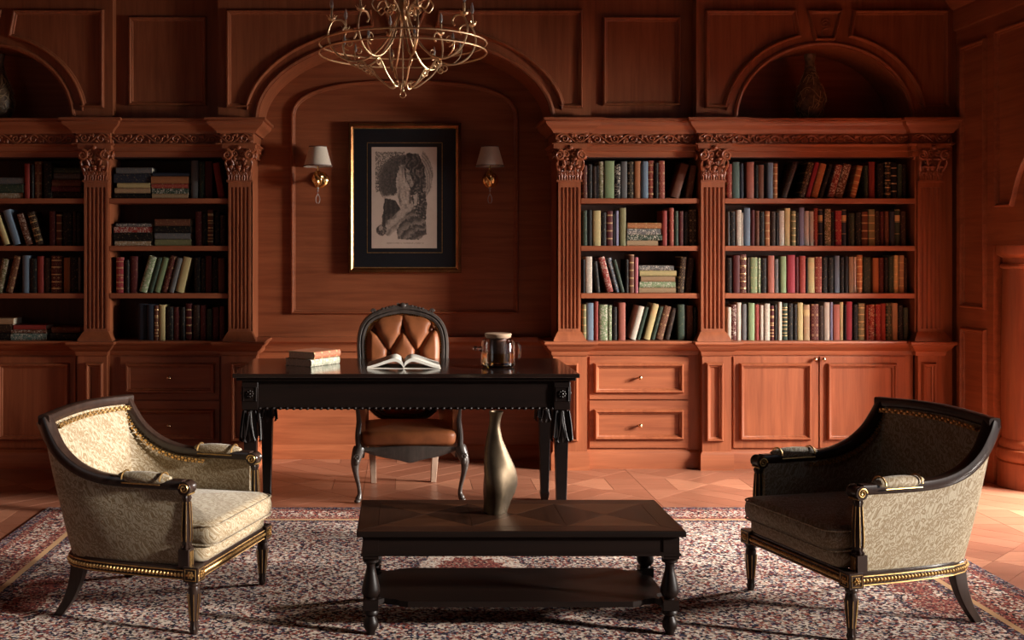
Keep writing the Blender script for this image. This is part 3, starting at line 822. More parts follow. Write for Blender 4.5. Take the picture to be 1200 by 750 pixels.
def desk_leg(sx, sy):
    x, y = sx*.81, sy*.345; b = MB()
    b.box(x - .042, x + .042, y - .042, y + .042, .63, DZ - .038)
    sq = lambda h, z: [(x-h, y-h, z), (x+h, y-h, z), (x+h, y+h, z), (x-h, y+h, z)]
    b.rings([sq(.030, .63), sq(.033, .58), sq(.036, .50), sq(.034, .47), sq(.033, .46), sq(.023, .055), sq(.025, .05), sq(.026, .04), sq(.019, RZ + .0005 if sy < 0 else 0.0)])
    leg = b.build('leg', M['ebony'], t, 30, .002)
    c = MB()
    for fx, fy in ((0, -1), (0, 1), (1, 0), (-1, 0)):
        def fn(u, v, fx=fx, fy=fy):
            q = (u - .5) * 2; w = .030 + .020*v - .030*max(0, v-.8)/.2
            o = .034 + .016*math.sin(PI*v*.55)**2 + .004*math.cos(q*PI*2) - (.006 if v > .93 else 0)
            px, py = (q*w, 0) if fx == 0 else (0, q*w)
            return (x + px + fx*o, y + py + fy*o, .625 - .165*v)
        c.grid(fn, 10, 10)
        tan = Vector((0, 1, 0)) if fx else Vector((1, 0, 0)); nv = Vector((fx, fy, 0))
        for s in (-1, 1):
            c.tube([Vector((x, y, .62)) + nv*.042 + tan*s*.004, Vector((x, y, .56)) + nv*.05 + tan*s*.010, Vector((x, y, .50)) + nv*.054 + tan*s*.020, Vector((x, y, .468)) + nv*.055 + tan*s*.030, Vector((x, y, .472)) + nv*.058 + tan*s*.036], [.003, .0035, .004, .004, .002], 6)
    c.build('acanthus_carving', M['ebony'], leg)
    r = MB()
    for fx, fy in ((0, sy), (sx, 0)):
        nv = Vector((fx, fy, 0)); tan = Vector((0, 1, 0)) if fx else Vector((1, 0, 0)); c0 = Vector((x, y, .712)) + nv*.043
        for k in range(8):
            a = k*PI/4; r.ball(c0 + tan*(.015*math.cos(a)) + Vector((0, 0, .015*math.sin(a))), .0075, 1, 1, 1, 8, 6)
        r.ball(c0 + nv*.004, .009, 1, 1, 1, 8, 6)
        fr = [c0 + tan*(a*.033) + Vector((0, 0, bz*.036)) for a, bz in ((-1, -1), (1, -1), (1, 1), (-1, 1))]
        r.tube(fr, .004, 6, True)
    r.build('rosette', M['ebony'], leg)
for sx in (-1, 1):
    for sy in (-1, 1): desk_leg(sx, sy)

# ---- things on the desk
def make_book(name, L_, W_, T_, col, style, label, cat='book', group=None, hub=False, pages='page'):
    """book lying with its spine along +z... local: spine faces -y, thickness along x, height along z"""
    w, t_, h = W_, T_, L_
    b = MB(); k = .0028
    sp = [(-t_/2, .010)] + [(-t_/2*math.cos(a), .006 - .008*math.sin(a)) for a in [PI*i/8 for i in range(9)]] + [(t_/2, .010), (t_/2, w), (t_/2 - k, w), (t_/2 - k, .012), (0, .004), (-t_/2 + k, .012), (-t_/2 + k, w), (-t_/2, w)]
    b.prism(sp, lambda p: (p[0], p[1], 0), lambda p: (p[0], p[1], h))
    o = b.build(name, M['bk_' + style], None, 30)
    o.color = (*col, 1)
    MB().box(-t_/2 + k, t_/2 - k, .006, w - .005, .004, h - .004).build('pages', M[pages], o, 0)
    if hub:
        hb = MB()
        for f in (.12, .3, .5, .7, .88):
            hb.prism([(-t_/2*math.cos(a)*1.03, .006 - .0095*math.sin(a)) for a in [PI*i/8 for i in range(9)]], lambda p: (p[0], p[1], h*f - .003), lambda p: (p[0], p[1], h*f + .003))
        hb.build('raised_bands', M['gilt'], o, 30)['kind'] = 'stuff'
    if label: tag(o, label, cat, group)
    return o
def lay_book(o, c, zbase, T_, ang, Lg):
    """lay a book flat: centre of its spine at c (x, y), spine direction ang"""
    d = Vector((math.cos(ang), math.sin(ang), 0))       # local z -> d, local x -> up, local y -> into the block
    up = Vector((0, 0, 1)); y = d.cross(up)
    m = Matrix((( up.x, y.x, d.x), (up.y, y.y, d.y), (up.z, y.z, d.z)))
    if m.determinant() < 0: m = Matrix(((-up.x, y.x, d.x), (-up.y, y.y, d.y), (-up.z, y.z, d.z)))
    o.rotation_euler = m.to_euler()
    o.location = Vector((c[0], c[1], zbase + T_/2)) - d * (Lg/2)
    return y
o = make_book('closed_book', .25, .19, .040, (.24, .25, .19), 'speckle', 'pale grey-green closed book lying under a red one on the desk', hub=False)
lay_book(o, (-.437, 6.155), DZ, .040, R(55) + PI, .25)
o = make_book('closed_book', .24, .185, .040, (.27, .085, .045), 'ornate', 'red-brown book with an ornate peach spine on top of the pale book', hub=False)
lay_book(o, (-.427, 6.16), DZ + .0402, .040, R(57) + PI, .24)

t = thing('open_book', 'open softcover book lying face up on the desk', 'book', (-.004, 6.10, DZ))
for s in (-1, 1):
    lo = crom([(0, 0, .002), (.010, 0, .018), (.030, 0, .034), (.055, 0, .038), (.10, 0, .026), (.15, 0, .010), (.195, 0, .002)], 4)
    hi = crom([(0, 0, .010), (.006, 0, .034), (.028, 0, .052), (.055, 0, .056), (.10, 0, .043), (.15, 0, .025), (.197, 0, .012)], 4)
    prof = [(p.x, p.z) for p in lo] + [(p.x, p.z) for p in reversed(hi)]
    MB().prism(prof, lambda p: (s*p[0], -.13, p[1]), lambda p: (s*p[0], .13, p[1])).build('page_block', M['openpage'], t, 50)
MB().box(-.20, .20, -.133, .133, 0.0002, .0018).build('cover', M['white_label'], t, 0)

t = thing('glass_teapot', 'clear glass teapot of amber tea with wooden lid on the desk', 'teapot', (.512, 6.07, DZ))
RR, HH = .092, .150
MB().lathe([(.002, .003), (RR - .012, .003), (RR, .012), (RR, HH - .02), (RR - .006, HH - .004), (RR - .010, HH), (RR - .014, HH - .002), (RR - .010, HH - .01), (RR - .005, HH - .022), (RR - .005, .014), (RR - .014, .009), (.002, .009)], 40).build('glass_body', M['glass'], t)
MB().lathe([(.002, .0095), (RR - .014, .0095), (RR - .0055, .016), (RR - .0055, .078), (.002, .078)], 40).build('tea', M['amber'], t)
M['infuser'] = plain('brown_infuser', (.10, .038, .022), .4)
MB().lathe([(.046, .028), (.046, HH + .004), (.058, HH + .006), (.058, HH + .009), (.044, HH + .006), (.044, .03), (.002, .029)], 32, caps=False).build('infuser', M['infuser'], t)
M['lidwood'] = wood('pale_lid_wood', (.34, .21, .13), (.52, .36, .25), 'x', .45)
MB().lathe([(.002, HH + .010), (.066, HH + .010), (.070, HH + .014), (.074, HH + .030), (.070, HH + .034), (.002, HH + .035)], 36).build('lid', M['lidwood'], t)
MB().tube([(-RR + .006, -.0, .098), (-RR - .012, 0, .100), (-RR - .020, 0, .101), (-RR - .030, 0, .101)], [.020, .010, .008, .013], 14).ball((-RR - .034, 0, .101), .013).build('spout', M['glass'], t)
MB().tube([(RR - .006, 0, .128), (RR + .016, 0, .130), (RR + .026, 0, .115), (RR + .026, 0, .055), (RR + .018, 0, .040), (RR - .004, 0, .036)], .0065, 10).build('handle', M['glass'], t)

# ================================================================ desk chair
t = thing('desk_chair', 'carved desk chair with tufted cognac leather back, behind the desk', 'chair', (.012, 6.715, 0), R(4))
def back_w(v):     # half width of the back at relative height v in [-1, 1]
    return .300 * (max(0, 1 - abs(v)**3.4))**(1/3.0) * (1 - .10*(1 - v))
def back_pt(x, z, off=0):
    y = .235 + (z - .42) * .19
    return Vector((x, y + off, z))
ZB0, ZB1 = .40, 1.075
def zb(v): return (ZB0 + ZB1)/2 + v*(ZB1 - ZB0)/2 
outl = []
for k in range(72):
    a = 2*PI*k/72; c, s = math.cos(a), math.sin(a)
    v = math.copysign(abs(s)**(2/3.3), s); x = math.copysign(abs(c)**(2/3.3), c) * .285 * (1 - .09*(1 - v))
    z = zb(v*.965) + (.018*math.exp(-(x/.10)**2) if v > .5 else 0)
    outl.append((x, z))
f = MB(); rr = []
n = len(outl)
for i in range(n):
    p = Vector(outl[i]); q = Vector(outl[(i+1) % n]) - Vector(outl[i-1]); nn = Vector((q.y, -q.x)).normalized()
    w = .026
    prof = [(-w, -.012), (-w*.8, -.026), (-w*.25, -.030), (0, -.022), (w*.3, -.030), (w*.8, -.028), (w, -.010), (w, .028), (-w, .028)]
    rr.append([back_pt(p.x + nn.x*a, p.y + nn.y*a, b) for a, b in prof])
rr.append(rr[0]); f.rings(rr, True, False)
f.build('back_frame', M['grey_wood'], t)
cr = MB()
ztop = zb(.965) + .018
for s in (-1, 1):
    cr.tube(spiral(back_pt(s*.030, ztop + .018, -.02), .020, .003, 1.5, PI*.4, 20, (s, 0, 0)), .0065, 6)
    cr.tube([back_pt(s*.01, ztop + .016, -.02), back_pt(s*.06, ztop + .020, -.02), back_pt(s*.11, ztop + .004, -.02), back_pt(s*.16, ztop - .006, -.018)], [.011, .010, .008, .005], 7)
    cr.tube(spiral(back_pt(s*.185, ztop - .010, -.02), .016, .003, 1.4, 0, 18, (s, 0, 0)), .006, 6)
    for k in range(4): cr.ball(back_pt(s*(.06 + k*.022), ztop + .022 - k*.005, -.024), .010, 1.3, .7, .8, 8, 6)
cr.ball(back_pt(0, ztop + .026, -.022), .020, 1.3, .7, .9); cr.build('crest_carving', M['grey_wood'], t)
BTN = [(dx, dz) for dz, xs in ((.955, (-.178, 0, .178)), (.815, (-.089, .089)), (.675, (-.178, 0, .178)), (.535, (-.089, .089))) for dx in xs]
SEG = []
for i, a in enumerate(BTN):
    for c in BTN[i+1:]:
        if abs(abs(a[0]-c[0]) - .089) < .01 and abs(abs(a[1]-c[1]) - .14) < .01: SEG.append((a, c))
    if a[1] > .9:
        SEG.append((a, (a[0]*1.04, 1.06)))
    if abs(a[0]) > .15: SEG.append((a, (math.copysign(.27, a[0]), a[1])))
def segd(p, a, b):
    ax, ay = a; bx_, by = b; dx, dy = bx_-ax, by-ay
    k = max(0, min(1, ((p[0]-ax)*dx + (p[1]-ay)*dy)/(dx*dx + dy*dy)))
    return math.hypot(p[0]-ax-k*dx, p[1]-ay-k*dy)
def leather(u, v):
    vv = (v - .5) * 2 * .93; w = .262*(max(1e-4, 1 - abs(vv/.94)**3.2))**(1/3.0)*(1 - .10*(1 - vv))
    x = (u - .5)*2*w; z = zb(vv)
    e = min(1, (1 - abs((u-.5)*2))*6) * min(1, (1 - abs(vv)/.94)*6)
    d = .052*math.sqrt(max(0, e))
    for a in BTN: d -= .030*math.exp(-((x-a[0])**2 + (z-a[1])**2)/(.020**2)) * e
    ds = min(segd((x, z), a, c) for a, c in SEG)
    d -= (.016*math.exp(-(ds/.009)**2) + .012*math.exp(-(ds/.03)**2)) * e
    return back_pt(x, z, .006 - d)
lp = MB().grid(leather, 76, 84).build('back_leather', M['leather'], t, 60)
for a in BTN: MB().ball(back_pt(a[0], a[1], -.016), .0105, 1, .7, 1, 10, 6).build('button', M['leather_d'], lp)
# outside of the back
MB().grid(lambda u, v: back_pt((u-.5)*2*.255*(max(1e-4, 1-abs((v-.5)*1.9)**3.2))**(1/3.0)*(1-.1*(1-(v-.5)*2)), zb((v-.5)*1.86), .02 + .012*math.sin(PI*u)*math.sin(PI*v)), 16, 16).build('back_cover', M['leather'], t, 60)
nl = MB()
for i in range(0, n):
    p = Vector(outl[i]); p2 = Vector(outl[(i+1) % n])
    q = p2 - Vector(outl[i-1]); nn = Vector((q.y, -q.x)).normalized()
    for pp in ((p, (p + p2)/2) if (p2-p).length > .014 else (p,)):
        nl.ball(back_pt(pp.x - nn.x*.027, pp.y - nn.y*.027, -.022), .0058, 1, .8, 1, 6, 5)
# seat
cs = MB(); cushion(cs, 0, -.015, .288, .262, .315, .405, .03, .022, .07, .16); cs.build('seat_leather', M['leather'], t)
for i in range(64):
    x = -.275 + .55*i/63; nl.ball((x, -.283 + .012*abs(x/.275)**4, .322 + .006*math.cos(x*PI/.275) - .012), .0056, 1, .8, 1, 6, 5)
nl.build('nail_trim', M['brass'], t)['kind'] = 'stuff'
sr = MB()
def rail_bottom(x): return .245 + .050*min(1, abs(x)/.27)**2.2 - .018*math.exp(-(x/.05)**2)
rr = []
for i in range(33):
    x = -.295 + .59*i/32; y = -.278 - .014*math.cos(x/.295*PI/2)
    zb_ = rail_bottom(x); zt_ = .318 + .004*math.cos(x*PI/.275)
    rr.append([(x, y - .004, zt_), (x, y - .012, (zt_+zb_)/2), (x, y - .006, zb_), (x, y + .03, zb_), (x, y + .03, zt_)])
sr.rings(rr)
for s in (-1, 1):
    sr.rings([[(s*a + s*dx, y, z) for dx, z in ((.012, .315), (.014, .28), (.008, .255), (-.02, .255), (-.02, .315))] for a, y in ((.285, -.27), (.27, -.05), (.235, .24))])
sr.box(-.235, .235, .22, .25, .255, .315)
sr.build('seat_rail', M['grey_wood'], t)
for s in (-1, 1):
    pts = crom([(s*.292, -.268, .315), (s*.306, -.284, .275), (s*.318, -.298, .225), (s*.312, -.296, .165), (s*.298, -.285, .10), (s*.292, -.282, .05), (s*.300, -.292, .022), (s*.308, -.302, .008)], 4)
    rad = [.034, .036, .036, .034, .033, .031, .029, .027, .025, .022, .020, .018, .016, .0145, .0135, .0125, .012, .0118, .012, .0125, .013, .0145, .0165, .018, .019, .018, .016, .012, .008]
    fl = MB().tube(pts, rad[:len(pts)], 12).ball((s*.306, -.300, .012), .019, 1, 1.1, .62)
    fl.build('leg', M['grey_wood'], t)
    MB().tube(spiral((s*.310, -.325, .268), .018, .003, 1.4, 0, 18, (s, 0, 0)), .005, 6).ball((s*.310, -.322, .24), .014, 1, .6, 1.4).build('knee_carving', M['grey_wood'], t)
    bl = MB(); sq = lambda x, y, h, z: [(x-h, y-h, z), (x+h, y-h, z), (x+h, y+h, z), (x-h, y+h, z)]
    bl.rings([sq(s*.205, .235, .022, .32), sq(s*.200, .235, .021, .22), sq(s*.192, .245, .019, .10), sq(s*.188, .262, .017, 0.0)])
    bl.build('rear_leg', M['pale_leg'], t, 30, .003, label='pale unpainted rear leg')
    # arm: post, rail, upholstered side
    MB().tube(crom([(s*.296, -.255, .31), (s*.300, -.235, .38), (s*.292, -.215, .46), (s*.298, -.21, .54), (s*.302, -.222, .60), (s*.300, -.24, .615)], 5), .017, 10).build('arm_post', M['grey_wood'], t)
    MB().tube(crom([(s*.300, -.255, .612), (s*.304, -.18, .628), (s*.300, -.03, .622), (s*.285, .10, .64), (s*.265, .24, .69)], 5), [.019]*4 + [.018]*17, 10, flat=.8).build('arm_rail', M['grey_wood'], t)
    MB().rings([[(s*(x0), y, .34), (s*(x0 + .004), y, zt_), (s*(x0 - .03), y, zt_), (s*(x0 - .036), y, .5), (s*(x0 - .036), y, .34)] for x0, y, zt_ in ((.292, -.225, .60), (.296, -.12, .612), (.29, .02, .612), (.272, .14, .64), (.255, .24, .68))]).build('side_leather', M['leather'], t, 50)
# ================================================================ coffee table
TX, TYf, TYb, TZ = .4365, 4.1325, 4.66, .409
tl, td = .6155, (TYb - TYf)/2
t = thing('coffee_table', 'low dark walnut coffee table with turned legs and lower shelf, on the rug', 'table', (TX, (TYf + TYb)/2, RZ))
tz = TZ - RZ
MB().box(-tl, tl, -td, td, tz - .024, tz - .002).build('table_top', M['walnut_dark'], t, 0, .004)
# veneer: border strips and quarter-matched triangles
vm = wood('veneer_grain_depth', (.010, .004, .002), (.036, .013, .006), 'y', .34, .0, 1.2)
vm2 = wood('veneer_grain_length', (.024, .009, .004), (.085, .030, .013), 'x', .34, .0, 1.2)
for q in (vm, vm2): q.node_tree.nodes['Principled BSDF'].inputs['Specular IOR Level'].default_value = 0.25
def veneer(poly, mat):
    p = inset(poly, .0008)
    MB().prism(p, lambda q: (q[0], q[1], tz), lambda q: (q[0], q[1], tz - .003)).build('veneer_piece', mat, t, 0)
bw = .075; e = .004
fx, fy = tl - e, td - e
veneer([(-fx, -fy), (fx, -fy), (fx - bw, -fy + bw), (-fx + bw, -fy + bw)], M['walnut']); veneer([(-fx, fy), (-fx + bw, fy - bw), (fx - bw, fy - bw), (fx, fy)], M['walnut'])
veneer([(-fx, -fy), (-fx + bw, -fy + bw), (-fx + bw, fy - bw), (-fx, fy)], vm); veneer([(fx, -fy), (fx, fy), (fx - bw, fy - bw), (fx - bw, -fy + bw)], vm)
gx, gy = fx - bw, fy - bw
for i in range(3):
    x0 = -gx + 2*gx*i/3; x1 = -gx + 2*gx*(i+1)/3; c = ((x0+x1)/2, 0)
    veneer([(x0, -gy), (x1, -gy), c], vm2); veneer([(x0, gy), c, (x1, gy)], vm2)
    veneer([(x0, -gy), c, (x0, gy)], vm); veneer([(x1, -gy), (x1, gy), c], vm)
ap = MB(); ai = .024; az0, az1 = tz - .094, tz - .024
for s in (-1, 1):
    ap.box(-tl + ai, tl - ai, s*(td - ai - .012) - .010, s*(td - ai - .012) + .010, az0, az1)
    ap.box(s*(tl - ai - .012) - .010, s*(tl - ai - .012) + .010, -td + ai, td - ai, az0, az1)
ap.build('apron', M['walnut_dark'], t, 0, .002)
MB().sweep([(-tl + ai, -td + ai), (tl - ai, -td + ai), (tl - ai, td - ai), (-tl + ai, td - ai)], [(-.008, az0 - .004), (.012, az0 - .004), (.012, az0 + .006), (0, az0 + .010), (-.008, az0 + .004)], lambda x, y, h: (x, y, h), True).build('apron_bead', M['walnut_dark'], t)
lx, ly = tl - .052, td - .052
PROF = [(.018, .29), (.030, .283), (.030, .275), (.018, .268), (.016, .255), (.020, .235), (.028, .205), (.034, .175), (.035, .160), (.028, .145), (.018, .138), (.024, .132)]
FOOT = [(.024, .098), (.030, .090), (.030, .080), (.018, .070), (.024, .058), (.029, .045), (.027, .028), (.018, .012), (.016, 0)]
for sx in (-1, 1):
    for sy in (-1, 1):
        b = MB(); b.box(sx*lx - .030, sx*lx + .030, sy*ly - .030, sy*ly + .030, .29, az1)
        b.lathe(PROF, 20, (sx*lx, sy*ly, 0)); b.box(sx*lx - .029, sx*lx + .029, sy*ly - .029, sy*ly + .029, .096, .134); b.lathe(FOOT, 20, (sx*lx, sy*ly, 0))
        b.build('leg', M['walnut_dark'], t, 40)
pts = []
for sx, sy in ((1, 1), (-1, 1), (-1, -1), (1, -1)):
    q = [(sx*lx, sy*(ly - .105)), (sx*(lx - .03), sy*(ly - .085)), (sx*(lx - .035), sy*(ly - .05)), (sx*(lx - .01), sy*(ly - .02)), (sx*(lx - .02), sy*(ly - .005)), (sx*(lx - .05), sy*(ly - .03)), (sx*(lx - .09), sy*(ly - .02)), (sx*(lx - .11), sy*ly), (sx*(lx - .14), sy*(ly + .012))]
    pts += q if sx*sy > 0 else q[::-1]
MB().prism(pts, lambda p: (p[0], p[1], .104), lambda p: (p[0], p[1], .126)).build('lower_shelf', M['walnut_dark'], t, 20)

# bronze vase with lopsided facets
t = None
b = MB(); rings = []
prof = [(.0, .046, 0), (.010, .048, 0), (.044, .053, .15), (.078, .063, .4), (.112, .069, .7), (.14, .069, .95), (.17, .066, 1.2), (.20, .059, 1.5), (.25, .046, 1.9), (.295, .033, 2.3), (.335, .0245, 2.6), (.355, .022, 2.8), (.385, .024, 3.0), (.403, .029, 3.1)]
for z, r, tw in prof:
    ring = []
    for k in range(40):
        a = 2*PI*k/40; f = 1 + .11*math.sin(3*a + tw*1.6)*min(1, r/.05) + .05*math.sin(2*a - tw)
        ox = .010*math.sin(z*17 - .6); ring.append((ox + r*f*math.cos(a), r*f*math.sin(a), z))
    rings.append(ring)
for z, r in ((.403, .024), (.37, .017)):
    ring = [(.010*math.sin(z*17 - .6) + r*math.cos(2*PI*k/40), r*math.sin(2*PI*k/40), z) for k in range(40)]; rings.append(ring)
b.rings(rings)
v = b.build('vase', M['bronze'], None, 60)
vy = (H - TZ) * F / (600.5 - CY); v.location = (PX(582, vy), vy, TZ + .0005)
tag(v, 'slender lopsided bronze vase standing on the coffee table', 'vase')

# ================================================================ armchairs
def rail_sweep(b, pts, nrm, w, h, k=10):
    """rounded rectangular rail; nrm = plan normals, w/h lists of half sizes"""
    rr = []; n = len(pts)
    for i in range(n):
        tan = (pts[min(n-1, i+1)] - pts[max(0, i-1)]).normalized(); nn = nrm[i].normalized(); up = tan.cross(nn).normalized()
        if up.z < 0 or (abs(up.z) < .2 and up.y > 0): up = -up
        ring = []
        for sx, sy, a0 in ((1, 1, 0), (-1, 1, PI/2), (-1, -1, PI), (1, -1, 1.5*PI)):
            r = min(w[i], h[i])*.45
            for q in range(3):
                a = a0 + PI/2*q/2; ring.append(pts[i] + nn*(sx*(w[i]-r) + r*math.cos(a)) + up*(sy*(h[i]-r) + r*math.sin(a)))
        rr.append(ring)
    return b.rings(rr)
SIDE = [(.330, -.25, .548), (.334, -.12, .548), (.337, .02, .550), (.340, .12, .562), (.339, .21, .594), (.334, .285, .648), (.327, .335, .712), (.318, .368, .768)]
SBASE = [(.328, -.268), (.332, -.12), (.332, .00), (.328, .09), (.318, .17), (.298, .23), (.270, .265), (.235, .283)]
side = crom(SIDE, 5); sbase = [Vector((p.x, p.y)) for p in crom([(x, y, 0) for x, y in SBASE], 5)]
nside = []
for i in range(len(side)):
    a = side[max(0, i-1)]; c = side[min(len(side)-1, i+1)]; d = Vector((c.x - a.x, c.y - a.y, 0)); nside.append(Vector((d.y, -d.x, 0)).normalized())
BK = 14
backp = [Vector((.318 - .636*i/BK, .368 + .028*math.sin(PI*i/BK), .768 + .012*math.sin(PI*i/BK))) for i in range(BK+1)]
bbase = [Vector((.235 - .47*i/BK, .283 + .016*math.sin(PI*i/BK))) for i in range(BK+1)]
def armchair(name, label, loc, rz):
    t = thing(name, label, 'armchair', loc, rz, 'tub armchairs on the rug')
    # upholstered shell: side, back, side in one continuous tub
    top, base, nor = [], [], []
    for p, q, nn in zip(side, sbase, nside): top.append(p.copy()); base.append(q.copy()); nor.append(nn)
    for i in range(1, BK):
        top.append(backp[i].copy()); base.append(bbase[i].copy())
        nor.append(Vector((math.cos(PI*i/BK)*.25, 1, 0)).normalized())
    for p, q, nn in reversed(list(zip(side, sbase, nside))):
        top.append(Vector((-p.x, p.y, p.z))); base.append(Vector((-q.x, q.y))); nor.append(Vector((-nn.x, nn.y, 0)))
    m = len(top)
    sm = [sum((nor[max(0, min(m-1, i+k))] for k in range(-3, 4)), Vector((0, 0, 0))).normalized() for i in range(m)]
    rr = []
    for i in range(m):
        T, B, nn = top[i], Vector((base[i].x, base[i].y, .250)), sm[i]
        ring = []
        for v in (0, .25, .5, .75, 1.0):
            p = B.lerp(T, v); p = p + nn*(.010*math.sin(PI*v)); ring.append(p - nn*.004)
        for v in (1.0, .8, .6, .4, .2, 0):
            p = B.lerp(T, v); th = .030 + .022*math.sin(PI*min(1, v*1.05))**.7
            ring.append(p - nn*th)
        rr.append(ring)
    MB().rings(rr).build('shell_upholstery', M['damask'], t, 60)
    # wooden rails
    ns = len(side)
    hh = [.019 + .012*(i/(ns-1))**2 for i in range(ns)]; ww = [.023 + .003*(i/(ns-1)) for i in range(ns)]
    for s in (1, -1):
        P = [Vector((s*p.x, p.y, p.z)) - Vector((s*n_.x, n_.y, 0))*.016 + Vector((0, 0, .010)) for p, n_ in zip(side, nside)]
        NN = [Vector((s*n_.x, n_.y, 0)) for n_ in nside]
        rl = rail_sweep(MB(), P, NN, ww, hh).build('side_rail', M['chair_wood'], t, 40)
        # scrolled arm end with gilt volute
        vx, vy, vz = s*.312, -.262, .548
        c = MB().lathe([(.004, -.030), (.025, -.030), (.027, -.024), (.022, -.012), (.022, .012), (.027, .024), (.025, .030), (.004, .030)], 22, M=Matrix.Translation((vx, vy, vz)) @ Matrix.Rotation(PI/2, 4, 'Y'))
        c.build('arm_scroll', M['chair_wood'], rl, 40)
        g = MB()
        for k in (-1, 1): g.tube(spiral((vx + k*.0305, vy, vz), .020, .003, 1.8, 0, 28, (0, 1, 0)), .0032, 6)
        g.tube([(vx + .026*math.cos(a), vy - .012 - .012*math.sin(a) , vz - .024 + .004*math.sin(a)) for a in [PI*q/10 for q in range(11)]], .003, 6)
        g.build('gilt_volute', M['gold'], rl)
        # arm pad
        pad = []; P0 = [p for p in P if -.20 < p.y < .035]; L_ = len(P0)
        yy = [-.195 + .215*i/12 for i in range(13)]
        for i, y in enumerate(yy):
            e_ = math.sin(PI*min(1, max(0, (i+.35)/12.7)))**.35
            zc = .574 + (.004 if y > 0 else 0); hw, hgt = .033*e_ + .002, .026*e_ + .001
            pad.append([(s*.319 + hw*math.cos(a)*(1 if abs(math.cos(a)) < .9 else .97), y, zc + hgt*(math.sin(a) if math.sin(a) > 0 else .9*math.sin(a))) for a in [2*PI*q/14 for q in range(14)]])
        pd = MB().rings(pad).build('arm_pad', M['damask'], t, 60)
        g = MB()
        for y in (-.168, -.006): g.tube([(s*.319 + .035*math.cos(a), y, .572 + .029*math.sin(a)) for a in [PI*q/12 for q in range(13)]], .0035, 6)
        for k in (-1, 1): g.tube([(s*.319 + k*.0352, -.168 + .162*q/8, .560) for q in range(9)], .003, 6)
        g.build('gilt_piping', M['gold'], pd)
        # post under the arm
        px_, py_ = s*.318, -.262
        b = MB(); b.box(px_ - .024, px_ + .024, py_ - .020, py_ + .022, .250, .318)
        rr = []
        for z, r in ((.318, .020), (.326, .024), (.334, .017), (.345, .019), (.38, .021), (.44, .018), (.50, .0145), (.512, .019), (.52, .016), (.545, .018)):
            rr.append([(px_ + r*(1 - .10*math.cos(8*a))*math.cos(a), py_ + r*(1 - .10*math.cos(8*a))*math.sin(a), z) for a in [2*PI*q/48 for q in range(48)]])
        b.rings(rr); po = b.build('arm_post', M['chair_wood'], t, 40)
        g = MB()
        for k in range(3): g.box(px_ - .014 + k*.011, px_ - .009 + k*.011, py_ - .0225, py_ - .019, .258, .310)
        for k in range(8):
            a = 2*PI*(k + .5)/8; g.tube([(px_ + (r + .001)*math.cos(a), py_ + (r + .001)*math.sin(a), z) for z, r in ((.348, .0205), (.38, .0225), (.44, .0195), (.497, .016))], .0018, 4)
        g.build('gilt_flutes', M['gold'], po)
    Nb = [Vector((math.cos(PI*i/BK)*.10, 1, 0)).normalized() for i in range(BK+1)]
    P = [p - n_*.016 + Vector((0, 0, .012)) for p, n_ in zip(backp, Nb)]
    P[0].x += .012; P[-1].x -= .012
    tr = rail_sweep(MB(), P, Nb, [.024]*(BK+1), [.020]*(BK+1)).build('top_rail', M['chair_wood'], t, 40)
    # gilt key trim just inside the rails
    g = MB()
    seq = [(Vector((p.x, p.y, p.z)), n_) for p, n_ in zip(side[8:], nside[8:])] 
    path = [(p - n_*.050 - Vector((0, 0, .014 + .006)) , n_) for p, n_ in seq]
    mid = [(p - Vector((0, .056, .020)), Vector((0, 1, 0))) for p in backp]
    mid = [(Vector((max(-.272, min(.272, p.x)), p.y, p.z)), n_) for p, n_ in mid]
    full = path + mid + [(Vector((-p.x, p.y, p.z)), Vector((-n_.x, n_.y, 0))) for p, n_ in reversed(path)]
    acc = 0; last = full[0][0]; cnt = 0
    pos = []
    for (p, n_), (q, n2) in zip(full, full[1:]):
        d = (q - p).length; k = acc
        while k < d:
            pos.append((p.lerp(q, k/d), n_.lerp(n2, k/d).normalized(), (q-p).normalized())); k += .0165
        acc = k - d
    for i, (p, n_, tn) in enumerate(pos):
        up = tn.cross(n_).normalized(); m4 = Matrix((( tn.x, n_.x, up.x, p.x), (tn.y, n_.y, up.y, p.y), (tn.z, n_.z, up.z, p.z), (0, 0, 0, 1)))
        o1 = Matrix.Translation((0, 0, .0045 if i % 2 else -.0045))
        g.obox(m4 @ o1, .0125, .009, .0085); g.ball(p - n_*.004 + up*(-.006 if i % 2 else .006), .0042, 1, 1, 1, 6, 4)
    g.build('gilt_key_trim', M['gold'], tr, 30)['kind'] = 'stuff'
    # seat
    c = MB(); cushion(c, 0, -.055, .302, .275, .258, .325, .022, .0, .05, .10); c.build('seat_deck', M['damask'], t, 60)
    c = MB(); cushion(c, 0, -.068, .298, .302, .312, .416, .043, .026, .06, .10); sc_ = c.build('seat_cushion', M['damask'], t, 60)
    pp = MB()
    for z in (.326, .400):
        pp.tube([(x*(1 - .10*((y + .37)/.604)), y, z) for x, y in rrect(0, -.068, .296, .299, .058)], .0038, 6, True)
    pp.build('piping', M['damask'], sc_)
    # seat rail with gilt guilloche
    ring = [(-.345, -.318), (.345, -.318), (.345, -.10), (.338, .05), (.325, .16), (.300, .235), (.262, .282), (.21, .302), (0, .312), (-.21, .302), (-.262, .282), (-.300, .235), (-.325, .16), (-.338, .05), (-.345, -.10)]
    so = MB().sweep(ring, [(0, .206), (0, .246), (.006, .250), (.006, .256), (.045, .256), (.045, .206)], lambda x, y, h: (x, y, h), True).build('seat_rail', M['chair_wood'], t, 30)
    g = MB(); P = [Vector((x, y, .226)) for x, y in ring]; P.append(P[0]); k = 0.0
